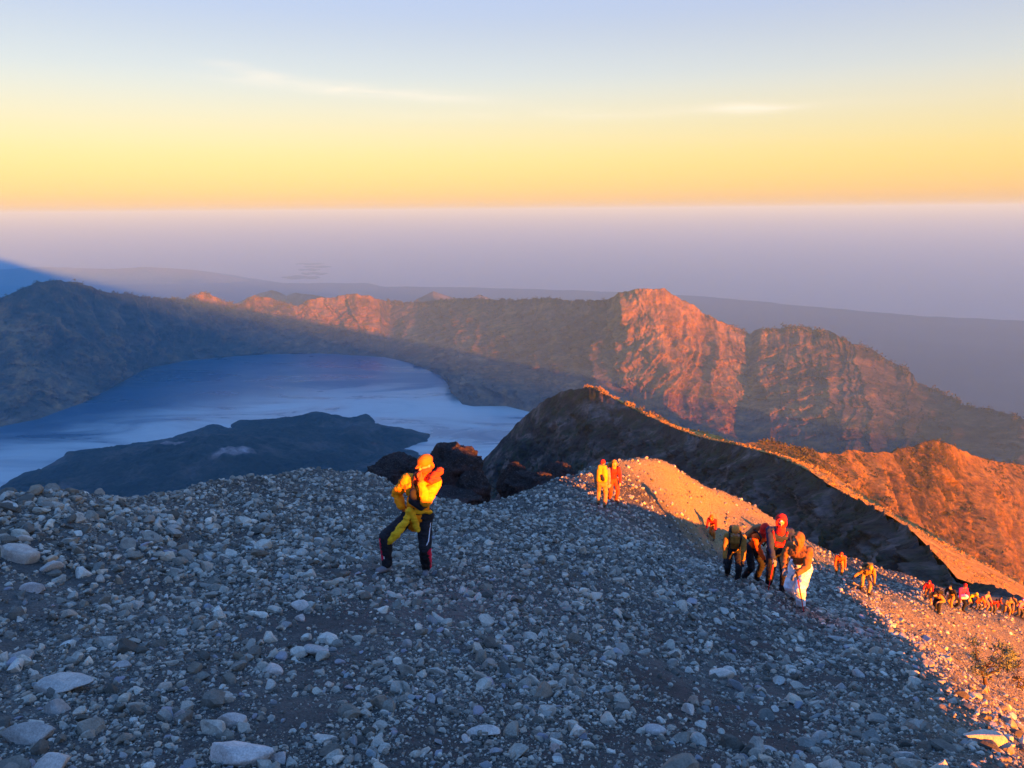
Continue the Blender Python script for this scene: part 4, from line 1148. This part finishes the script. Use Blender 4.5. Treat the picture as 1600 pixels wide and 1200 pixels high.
# red and white side panels of the trousers
kL, aL = J['knL'], J['anL']; kR, aR = J['knR'], J['anR']
blob('side_panel', [cap(kL + V(.030, -.012, -.02), aL + V(.030, -.012, .05), .058, .050)], LRED, man, .008, 2, fold=.006, ff=9, seed=3)
blob('piping', [cap(kL + V(-.012, -.066, -.01), aL + V(-.010, -.056, .05), .009, .009), cap(kL + V(-.012, -.066, -.01), kL + V(.055, -.045, .12), .009, .008), cap(kL + V(.055, -.045, .12), J['hipL'] + V(.095, -.02, 0), .008, .008), cap(kL + V(.082, .0, -.03), aL + V(.074, .0, .05), .008, .008)], WHT, man, .006, 1)
blob('side_panel', [cap(kR + V(-.035, -.008, -.03), aR + V(-.028, -.008, .06), .055, .046)], LRED, man, .008, 2)
blob('piping', [cap(kR + V(-.030, -.063, -.03), aR + V(-.026, -.052, .06), .008, .008)], WHT, man, .006, 1)
# rust neck cloth bunched over the left shoulder
blob('neck_cloth', [cap(q(676, 746, -.27), q(687, 736, -.18), .050, .045), cap(q(673, 752, -.33), q(684, 748, -.25), .040, .040), cap(q(652, 742, -.26), q(648, 752, -.24), .032, .026)], RST, man, .009, 1, fold=.022, ff=15, seed=9)
# second jacket tied round the waist
blob('tied_jacket', [cap(q(640, 798, -.22), q(640, 800, -.22), .045, .04), cap(q(640, 798, -.20), q(634, 815, -.24), .035, .045), cap(q(634, 815, -.24), q(618, 836, -.27), .045, .058), cap(q(618, 836, -.27), q(607, 848, -.26), .055, .035),
      cap(q(643, 800, -.22), q(650, 820, -.21), .035, .042), cap(q(650, 820, -.21), q(653, 828, -.20), .042, .03), cap(q(640, 798, -.18), q(634, 797, -.06), .032, .03), cap(q(642, 799, -.19), q(672, 800, -.14), .030, .026)], LIM, man, .009, 2, fold=.016, ff=12, seed=12)
sb = bpy.data.objects.new('sling_bag', None); COL.objects.link(sb); sb.location = tuple(base); tag(sb, 'black sling bag worn across the front of the yellow puffer jacket', 'sling bag')
blob('pouch', [cap(q(646, 768, -.29), q(645, 782, -.30), .045, .058), cap(q(645, 782, -.30), q(658, 792, -.30), .060, .050), cap(q(658, 792, -.30), q(668, 789, -.27), .045, .030)], BLK, sb, .009, 3, fold=.006, ff=10)
blob('strap', [cap(q(646, 770, -.28), q(647, 744, -.20), .026, .022), cap(q(647, 744, -.20), q(650, 738, -.08), .022, .02)], BLK, sb, .008, 1)

def place(px, py):
    X, Y, D = on_slope(px, py); return (X, Y, float(surf(np.array([X]), np.array([Y]))[0])), math.hypot(Y, surf(np.array([X]), np.array([Y]))[0])
def hgt(px, py0, py1):
    loc, dist = place(px, py1); return loc, (py1 - py0) / F_PX * dist
def wpt(loc, v, s): return np.array(loc) + np.asarray(v) * s

# --- the group of four on the right
def place_D(px, py, D):
    for _ in range(3):
        w = W(px, py, D); z = float(surf(V(w[0]), V(w[1]))[0])
    return (w[0], w[1], z), math.hypot(D, z)
loc, d_ = place_D(1144, 899, 15.6); s_ = .90
J = pose(lean=30, yaw=-14, step=.30, bend=.10, handR=(-.22, -.40, .70), handL=(.20, -.42, .70), look=35, lookyaw=-20)
person('bent hiker with tan-orange beanie and olive backpack, leftmost of the group of four', loc, J, {'jacket': fabric('dark_ochre_jacket', (.30, .14, .03)), 'trousers': BLK, 'hat': 'beanie', 'hat_mat': fabric('orange_tan_cloth', (.55, .20, .04)), 'gloves': BLK}, vox=.013, scale=s_)
backpack('black and olive backpack on the bent hiker at the left of the group of four', loc, J, OLV, size=.85, scale=s_, vox=.013)
loc, d_ = place_D(1172, 905, 15.9); s_ = .95
J = pose(lean=34, yaw=30, step=.16, bend=.05, handR=(-.05, -.52, .60), handL=(.28, -.50, .58), look=25, lookyaw=20)
person('hiker in orange-red jacket and red headscarf leaning right with one arm reaching down', loc, J, {'jacket': OJK, 'trousers': BLK, 'hat': 'hood', 'hat_mat': RED, 'gloves': BLK}, vox=.013, scale=s_)
backpack('tan backpack on the leaning hiker in the orange-red jacket', loc, J, TAN, size=.7, scale=s_, vox=.013)
loc, d_ = place_D(1211, 916, 15.3); s_ = 1.10
J = pose(lean=14, yaw=-12, step=.22, bend=.05, handR=(-.12, -.42, .80), handL=(.25, -.40, .85), look=12, lookyaw=-5)
person('hiker in bright red hood with a head lamp and navy jacket in the group', loc, J, {'jacket': NAV, 'trousers': BLK, 'hat': 'hood', 'hat_mat': RED, 'scarf': RED, 'gloves': GRY, 'eyes': True}, vox=.012, scale=s_)
ph = bpy.context.scene.objects
hl = bpy.data.objects.new('head_lamp', None); COL.objects.link(hl); hl.location = loc; tag(hl, 'small white head lamp on the forehead of the red-hooded hiker', 'head lamp')
Hc = J['head'] * s_; blob('lamp_body', [ell(Hc + J['hf'] * .105 + J['hu'] * .075, (.026, .016, .018))], WHT, hl, .006, 1)
blob('head_strap', [cap(Hc + J['hf'] * .085 + J['hu'] * .075 + J['hr'] * .02, Hc + J['hf'] * .06 + J['hu'] * .07 + J['hr'] * .085, .008, .008), cap(Hc + J['hf'] * .085 + J['hu'] * .075 - J['hr'] * .02, Hc + J['hf'] * .06 + J['hu'] * .07 - J['hr'] * .085, .008, .008)], BLK, hl, .006, 0)
cb = bpy.data.objects.new('chest_bag', None); COL.objects.link(cb); cb.location = loc; tag(cb, 'red chest harness bag on the hiker with the bright red hood', 'chest bag')
fc = V(J['hf'][0], J['hf'][1], 0); cc = (J['chest'] * .6 + J['pelvis'] * .4) * s_
blob('pouch', [cap(cc + fc * .17 + V(-.06, 0, 0), cc + fc * .17 + V(.08, 0, -.03), .05, .05)], RED, cb, .01, 2, fold=.012, ff=14)
blob('strap', [cap(cc + fc * .16 + V(-.09, 0, .02), J['shR'] * s_ * .7 + J['neck'] * s_ * .3 + fc * .10, .018, .018)], RED, cb, .01, 1)
blob('strap', [cap(cc + fc * .16 + V(.10, 0, 0), J['shL'] * s_ * .7 + J['neck'] * s_ * .3 + fc * .10, .018, .018)], RED, cb, .01, 1)
hnd = wpt(loc, J['wrR'] + V(.0, -.04, -.03), s_); tx, ty = wpt(loc, V(-.42, -.75, 0), 1)[:2]; tp = V(tx, ty, float(surf(V(tx), V(ty))[0]) + .02)
pole('red and black trekking pole slanting left from the hand of the red-hooded hiker', hnd, tp, RED)
loc, d_ = place_D(1246, 941, 14.0); s_ = 1.03
J = pose(lean=24, yaw=-42, step=.24, bend=.10, handR=(-.16, -.40, .85), handL=(.10, -.45, .85), look=22, lookyaw=-30)
person('hiker in hooded brown jacket and baggy white trousers, right of the group', loc, J, {'jacket': BRN, 'trousers': WHT, 'trouser_k': 1.22, 'hat': 'hood', 'hat_mat': BRN, 'gloves': GRY, 'hem': .10, 'puffy': True}, vox=.012, scale=s_)
hnd = wpt(loc, J['wrL'] + V(.0, -.04, -.02), s_); tx, ty = wpt(loc, V(-.10, -.62, 0), 1)[:2]; tp = V(tx, ty, float(surf(V(tx), V(ty))[0]) + .02)
pole('thin red trekking pole upright in front of the white trousers', hnd, tp, RED)

# --- the pair on the crest
loc, h_ = hgt(940, 722, 791); s_ = h_ / 1.72 * 1.08
J = pose(lean=12, yaw=170, step=.16, bend=.03, handR=(-.24, -.12, .75), handL=(.24, -.12, .75), look=5)
person('walker seen from behind in red beanie and grey sleeves, left of the crest pair', loc, J, {'jacket': GRY, 'trousers': fabric('tan_trousers', (.30, .16, .07)), 'hat': 'beanie', 'hat_mat': RED}, vox=.018, scale=s_)
backpack('bright yellow backpack on the left walker of the pair on the crest', loc, J, YPK, size=1.15, scale=s_, vox=.018)
loc, h_ = hgt(957, 721, 784); s_ = h_ / 1.72 * 1.08
J = pose(lean=10, yaw=15, step=.14, bend=.03, handR=(-.20, -.22, .80), handL=(.22, -.2, .82), look=10)
person('walker in red jacket and amber hood, right of the pair on the crest', loc, J, {'jacket': RED, 'trousers': RST, 'hat': 'hood', 'hat_mat': fabric('amber_cloth', (.62, .20, .02))}, vox=.018, scale=s_)
backpack('tall ochre backpack on the right walker of the pair on the crest', loc, J, OCH, size=1.1, scale=s_, vox=.018)
# --- single climbers
def climber(px, y0, y1, label, lean, yaw, O, hR=(-.25, -.40, .62), hL=(.25, -.40, .62), bend=.08, step=.28, pk=None, pklabel=None, k=1.0, vox=.022, group=None, look=35):
    loc, h_ = hgt(px, y0, y1)
    J = pose(lean=lean, yaw=yaw, step=step, bend=bend, handR=hR, handL=hL, look=look)
    tall = max(v[2] for v in (J['head'], J['neck'])) + .12
    s_ = min(1.35, max(.8, h_ / tall)) * k
    o = person(label, loc, J, O, vox=vox, scale=s_, group=group)
    if pk: backpack(pklabel, loc, J, pk, size=1.0, scale=s_, vox=vox)
    return o
climber(1114, 800, 842, 'lone climber in vivid red jacket stooping on the shadow edge of the lit bank', 42, -35, {'jacket': RED, 'trousers': OCH, 'hat': 'hood', 'hat_mat': OJK})
climber(1310, 857, 899, 'climber in orange-red hooded jacket with yellow trousers, bent over below the group of four', 40, -20, {'jacket': OJK, 'trousers': OCH, 'hat': 'hood', 'hat_mat': RST})
climber(1350, 873, 925, 'climber in ochre jacket and ochre hat with one arm stretched out to the left', 48, -10, {'jacket': OCH, 'trousers': fabric('ochre_grey_cloth', (.34, .22, .09)), 'hat': 'bucket', 'hat_mat': YPK, 'gloves': BLK}, hR=(-.52, -.30, .80), hL=(.25, -.35, .60), pk=OLV, pklabel='dark olive backpack on the climber with the outstretched arm')
GRP = 'climbers in the line coming up the ridge at the right'
far = [(1448, 906, 938, 'figure in plain scarlet jacket half hidden at the head of the line of climbers', 30, -20, {'jacket': RED, 'trousers': OCH, 'hat': 'hood', 'hat_mat': RED}, None),
 (1466, 915, 952, 'climber bent low in black trousers and ochre-orange jacket at the head of the line', 55, -10, {'jacket': OCH, 'trousers': BLK, 'hat': 'beanie', 'hat_mat': BLK}, BLK),
 (1497, 905, 953, 'climber in magenta and red jacket with dark legs in the line on the ridge', 22, 10, {'jacket': PNK, 'trousers': BLK, 'hat': 'beanie', 'hat_mat': RED}, None),
 (1484, 910, 946, 'dark-haired climber in black just behind the magenta jacket', 35, -30, {'jacket': BLK, 'trousers': OCH, 'hat': None}, None),
 (1513, 918, 950, 'climber with pale yellow jacket over the head, bent, right of the magenta jacket', 50, 15, {'jacket': LIM, 'trousers': OLV, 'hat': 'hood', 'hat_mat': LIM}, None),
 (1526, 925, 953, 'stooping climber in orange-red jacket and olive trousers in the middle of the line', 40, 0, {'jacket': OJK, 'trousers': OLV, 'hat': 'hood', 'hat_mat': OJK}, None),
 (1538, 922, 955, 'taller climber in salmon jacket beside the stooping orange-red one', 15, 10, {'jacket': fabric('salmon_cloth', (.62, .20, .12)), 'trousers': TAN, 'hat': 'beanie', 'hat_mat': TAN}, None),
 (1549, 930, 956, 'small climber in red jacket with dark hat further down the line', 35, -15, {'jacket': RED, 'trousers': OLV, 'hat': 'beanie', 'hat_mat': BLK}, None),
 (1558, 928, 958, 'climber in rust jacket standing between the red ones in the line', 20, 25, {'jacket': RST, 'trousers': BLK, 'hat': 'cap', 'hat_mat': BLK}, None),
 (1571, 926, 957, 'climber in tan clothes with both arms forward near the right edge', 28, -25, {'jacket': TAN, 'trousers': OCH, 'hat': 'hood', 'hat_mat': TAN}, None),
 (1578, 924, 957, 'climber in ochre jacket and black cap near the right edge', 15, 0, {'jacket': OCH, 'trousers': TAN, 'hat': 'cap', 'hat_mat': BLK}, None),
 (1586, 928, 960, 'climber in orange jacket and red beanie near the right edge', 25, 10, {'jacket': fabric('orange_cloth', (.78, .25, .03)), 'trousers': TAN, 'hat': 'beanie', 'hat_mat': RED}, None),
 (1592, 932, 962, 'climber in pink jacket behind the dark figure at the right edge', 20, -10, {'jacket': fabric('pink_cloth', (.70, .16, .22)), 'trousers': OLV, 'hat': 'beanie', 'hat_mat': WHT}, None),
 (1597, 941, 968, 'dark-clothed climber cut by the right edge of the picture', 35, -10, {'jacket': BLK, 'trousers': BLK, 'hat': 'beanie', 'hat_mat': TAN}, None)]
fr_ = np.random.default_rng(17)
for (px, y0, y1, lb, ln, yw, O, pk) in far:
    if px == 1497:
        climber(px, y0, y1, lb, ln, yw, O, vox=.022, group=GRP, look=25, k=.95); continue
    climber(px + fr_.uniform(-1.5, 1.5), y0, y1 + fr_.uniform(-4, 4), lb, ln + fr_.uniform(-8, 14), yw + fr_.uniform(-45, 45), O,
            hR=(-.25 + fr_.uniform(-.12, .15), -.35 + fr_.uniform(-.2, .15), .72 + fr_.uniform(-.15, .3)), hL=(.25 + fr_.uniform(-.1, .2), -.35 + fr_.uniform(-.2, .2), .70 + fr_.uniform(-.15, .35)), step=fr_.uniform(.1, .4),
            k=fr_.uniform(.86, 1.06), pk=pk, pklabel='black backpack on the low-bent climber at the head of the line', vox=.022, group=GRP, look=25)
# white bag at the waist of the magenta climber
loc, h_ = hgt(1497, 905, 953)
wb = bpy.data.objects.new('waist_bag', None); COL.objects.link(wb); wb.location = loc; tag(wb, 'white and violet bundle carried at the waist of the magenta-jacketed climber', 'waist bag')
blob('pouch', [cap(V(-.14, -.28, .98), V(.16, -.28, .98), .13, .13)], WHT, wb, .02, 2, fold=.02, ff=10); blob('flap', [cap(V(-.14, -.34, 1.05), V(.02, -.38, 1.06), .09, .08)], PUR, wb, .02, 2)
# ------------------------------------------------------------------ plants
def leaf_cluster(rg, centers, n, size, spread):
    """many small leaf quads gathered round clump centres"""
    c = centers[rg.integers(0, len(centers), n)] + rg.normal(0, 1, (n, 3)) * spread
    a = rg.normal(size=(n, 3)); a /= np.linalg.norm(a, axis=1)[:, None]
    b = np.cross(a, rg.normal(size=(n, 3))); b /= np.linalg.norm(b, axis=1)[:, None]
    s = size * rg.uniform(.6, 1.4, n)[:, None]
    v = np.stack([c - a * s, c + b * s * .45, c + a * s, c - b * s * .45], 1).reshape(-1, 3)
    f = np.arange(4 * n).reshape(-1, 4)
    return v, f
def leafmat(name, lo, hi):
    m = Mat(name, .8, .2); m.color(m.ramp(m.noise(3.0, 3, vec=m.pos()), [(.35, lo), (.65, hi)])); return m.m
LEAFA = leafmat('dry_leaves', (.10, .085, .035), (.22, .17, .06)); LEAFB = leafmat('grey_green_leaves', (.075, .11, .06), (.17, .20, .11)); LEAFD = leafmat('dark_scrub_leaves', (.035, .04, .018), (.09, .075, .03))
BARK = Mat('twig_bark', .9, .1).color((.07, .045, .03)).m
def branches(segs, mat, parent, name, sides=6):
    vs, fs = [], []
    for p0, p1, r0, r1 in segs:
        p0 = np.asarray(p0, float); p1 = np.asarray(p1, float); d = unit(p1 - p0); a = unit(np.cross(d, V(.3, 1, .2))); b = np.cross(d, a); o = len(vs)
        for p, r in ((p0, r0), (p1, r1)):
            for k in range(sides):
                t = 2 * math.pi * k / sides; vs.append(p + (a * math.cos(t) + b * math.sin(t)) * r)
        for k in range(sides): fs.append((o + k, o + (k + 1) % sides, o + sides + (k + 1) % sides, o + sides + k))
    return mesh_np(name, np.array(vs), np.array(fs), mat, parent=parent)
def shrub(name, label, loc, h, w, seed, leaf, n=900, bend=0.0, clumps=9, ls=.03, group=None, cat='shrub', lowc=.45):
    rg = np.random.default_rng(seed)
    root = bpy.data.objects.new(name, None); COL.objects.link(root); root.location = loc; root.empty_display_size = .1; tag(root, label, cat, group)
    segs = []; cs = []; t0 = V(0, 0, -.05 * h); t1 = V(-bend * .5, 0, h * .35); t2 = V(-bend, 0, h * .6)
    segs += [(t0, t1, .045 * h, .032 * h), (t1, t2, .032 * h, .02 * h)]
    for k in range(clumps):
        a = k * 2.4 + rg.uniform(-.4, .4); e = V(math.cos(a) * w * rg.uniform(.25, .52), math.sin(a) * w * rg.uniform(.2, .5), h * rg.uniform(lowc, 1.0))
        st = t1 + (t2 - t1) * rg.uniform(0, 1); mid = (st + e) / 2 + V(0, 0, -.05 * h); segs += [(st, mid, .016 * h, .011 * h), (mid, e, .011 * h, .004 * h)]; cs.append(e)
        for j in range(2):
            e2 = e + rg.normal(0, .11, 3) * w; segs.append((mid, e2, .007 * h, .003 * h)); cs.append(e2)
    branches(segs, BARK, root, 'trunk')
    v, f = leaf_cluster(rg, np.array(cs), n, ls, h * .055)
    mesh_np('foliage', v, f, leaf, parent=root, smooth=False)
    return root
X, Y, D = on_slope(1543, 1082); zz = float(surf(V(X), V(Y))[0])
sc_ = math.hypot(Y, zz) / F_PX
shrub('shrub', 'spindly grey-green shrub with a leaning trunk on the sunlit bank at lower right', (X, Y, zz), 70 * sc_, 64 * sc_, 5, LEAFB, n=1500, bend=16 * sc_, clumps=9, ls=2.0 * sc_, lowc=.55)
X, Y, D = on_slope(1590, 1075); zz = float(surf(V(X), V(Y))[0]); sc_ = math.hypot(Y, zz) / F_PX
shrub('shrub', 'low yellowish bush behind the spindly shrub at the right edge', (X, Y, zz), 26 * sc_, 46 * sc_, 6, LEAFA, n=1200, clumps=12, ls=1.8 * sc_, lowc=.2)

def band_at(px, k):
    i = int(np.argmin(np.abs(to_px(E4)[0] - px))); j = 1 + int(k * 34)
    return P4[j, i], math.hypot(P4[j, i][1], P4[j, i][2])
bush_src = [shrub('bush', 'small leafy bush on the sunlit crest of the dark spur', (0, 0, -5000), 1.0, 1.5, 40 + k, LEAFA, n=320, clumps=9, ls=.085, group='bushes along the sunlit crest of the dark spur', lowc=.2, cat='bush') for k in range(3)]
def copy_thing(src, loc, s, rz, label, group):
    r = src.copy(); COL.objects.link(r); r.location = loc; r.scale = (s, s, s * .9); r.rotation_euler = (0, 0, rz); r['label'] = label; r['group'] = group
    for ch in src.children:
        c = ch.copy(); COL.objects.link(c); c.parent = r
    return r
rg = np.random.default_rng(91)
spots = []
for px in list(np.linspace(1062, 1128, 14)) + list(np.linspace(1140, 1205, 7)) + list(np.linspace(1250, 1330, 6)) + list(np.linspace(1370, 1500, 34)) + [992, 1004, 1012, 1020]:
    k = rg.uniform(.55, 1.0)
    p, dist = band_at(px + rg.normal(0, 2), k); hpx = rg.uniform(5, 9) if px < 1210 else rg.uniform(6, 14)
    spots.append((p, hpx * dist / F_PX, rg.uniform(0, 6.3)))
for n_, (p, s, a) in enumerate(spots):
    lb, gp = ('small leafy bush on the sunlit crest of the dark spur', 'bushes along the sunlit crest of the dark spur')
    if n_ < 3:
        o = bush_src[n_]; o.location = p; o.scale = (s, s, s * .9); o.rotation_euler = (0, 0, a)
    else: copy_thing(bush_src[n_ % 3], p, s, a, lb, gp)

# scrub scattered over a relief sheet: one stuff object
def scrub_on(ob, name, n, hmin, hmax, mat, seed, accept, faces=8, lump=26):
    rg = np.random.default_rng(seed); me = ob.data
    co = np.empty(len(me.vertices) * 3, np.float32); me.vertices.foreach_get('co', co); co = co.reshape(-1, 3).astype(float)
    idx = rg.integers(0, len(co), n * 12); P = co[idx]; ok = accept(P, rg); P = P[ok][:n]
    s = rg.uniform(hmin, hmax, len(P)) * (.5 + rg.uniform(0, 1, len(P)) ** 2)
    m = len(P); k = lump
    off = rg.normal(0, 1, (m, k, 3)) * V(.42, .42, .30) * s[:, None, None] + V(0, 0, .45) * s[:, None, None]
    c = (P[:, None] + off).reshape(-1, 3); ss = np.repeat(s, k)[:, None] * rg.uniform(.16, .34, (m * k, 1))
    a = rg.normal(size=c.shape); a /= np.linalg.norm(a, axis=1)[:, None]; b = np.cross(a, rg.normal(size=c.shape)); b /= np.linalg.norm(b, axis=1)[:, None]
    v = np.stack([c - a * ss, c + b * ss * .7, c + a * ss, c - b * ss * .7], 1).reshape(-1, 3)
    o = mesh_np(name, v, np.arange(len(v)).reshape(-1, 4), mat, smooth=False); tag(o, kind='stuff'); return o
def acc2(P, rg):
    X, Y = to_px(P); w = fbm(P[:, 0] / 90, P[:, 2] / 60, oct=3, s=5)
    return (X > 1080) & (X < 1650) & (rg.uniform(-.6, .9, len(P)) < w * 1.6)
scrub_on(ridge2, 'ridge_scrub', 4200, 2.0, 5.5, LEAFD, 7, acc2)
def acc3(P, rg):
    X, Y = to_px(P); cy = line(crest3, X)[0]
    return (Y - cy < 7 + 3 * rg.uniform(size=len(P))) & (X > -60) & (X < 1620) & (np.abs(X - 1010) > 62) & (np.abs(X - 545) > 60) & (fbm(X / 14, X * 0, oct=2, s=3) > -.15)
scrub_on(rim, 'rim_treeline', 5200, 12, 26, LEAFD, 8, acc3, lump=16)

def acc4(P, rg):
    return fbm(P[:, 0] / 9, P[:, 1] / 9, oct=3, s=15) > .12
band_v = P4[:37].reshape(-1, 3)
def grass_on(P, name, n, mat, seed):
    rg = np.random.default_rng(seed); P = P[rg.integers(0, len(P), n)]
    P = P + rg.normal(0, .3, P.shape) * V(1, 1, 0); P = P[acc4(P, rg)]
    d = np.hypot(P[:, 1], P[:, 2]); s = d * rg.uniform(.0012, .0034, len(P)); k = 10; m = len(P)
    c = (P[:, None] + rg.normal(0, 1, (m, k, 3)) * V(.6, .6, .3) * s[:, None, None] + V(0, 0, .3) * s[:, None, None]).reshape(-1, 3)
    ss = np.repeat(s, k)[:, None] * .4
    a = rg.normal(size=c.shape); a /= np.linalg.norm(a, axis=1)[:, None]; b = np.cross(a, rg.normal(size=c.shape)); b /= np.linalg.norm(b, axis=1)[:, None]
    v = np.stack([c - a * ss, c + b * ss * .6, c + a * ss, c - b * ss * .6], 1).reshape(-1, 3)
    o = mesh_np(name, v, np.arange(len(v)).reshape(-1, 4), mat, smooth=False); tag(o, kind='stuff')
grass_on(band_v, 'grass_tufts', 9000, leafmat('dry_grass', (.22, .13, .04), (.42, .26, .08)), 31)
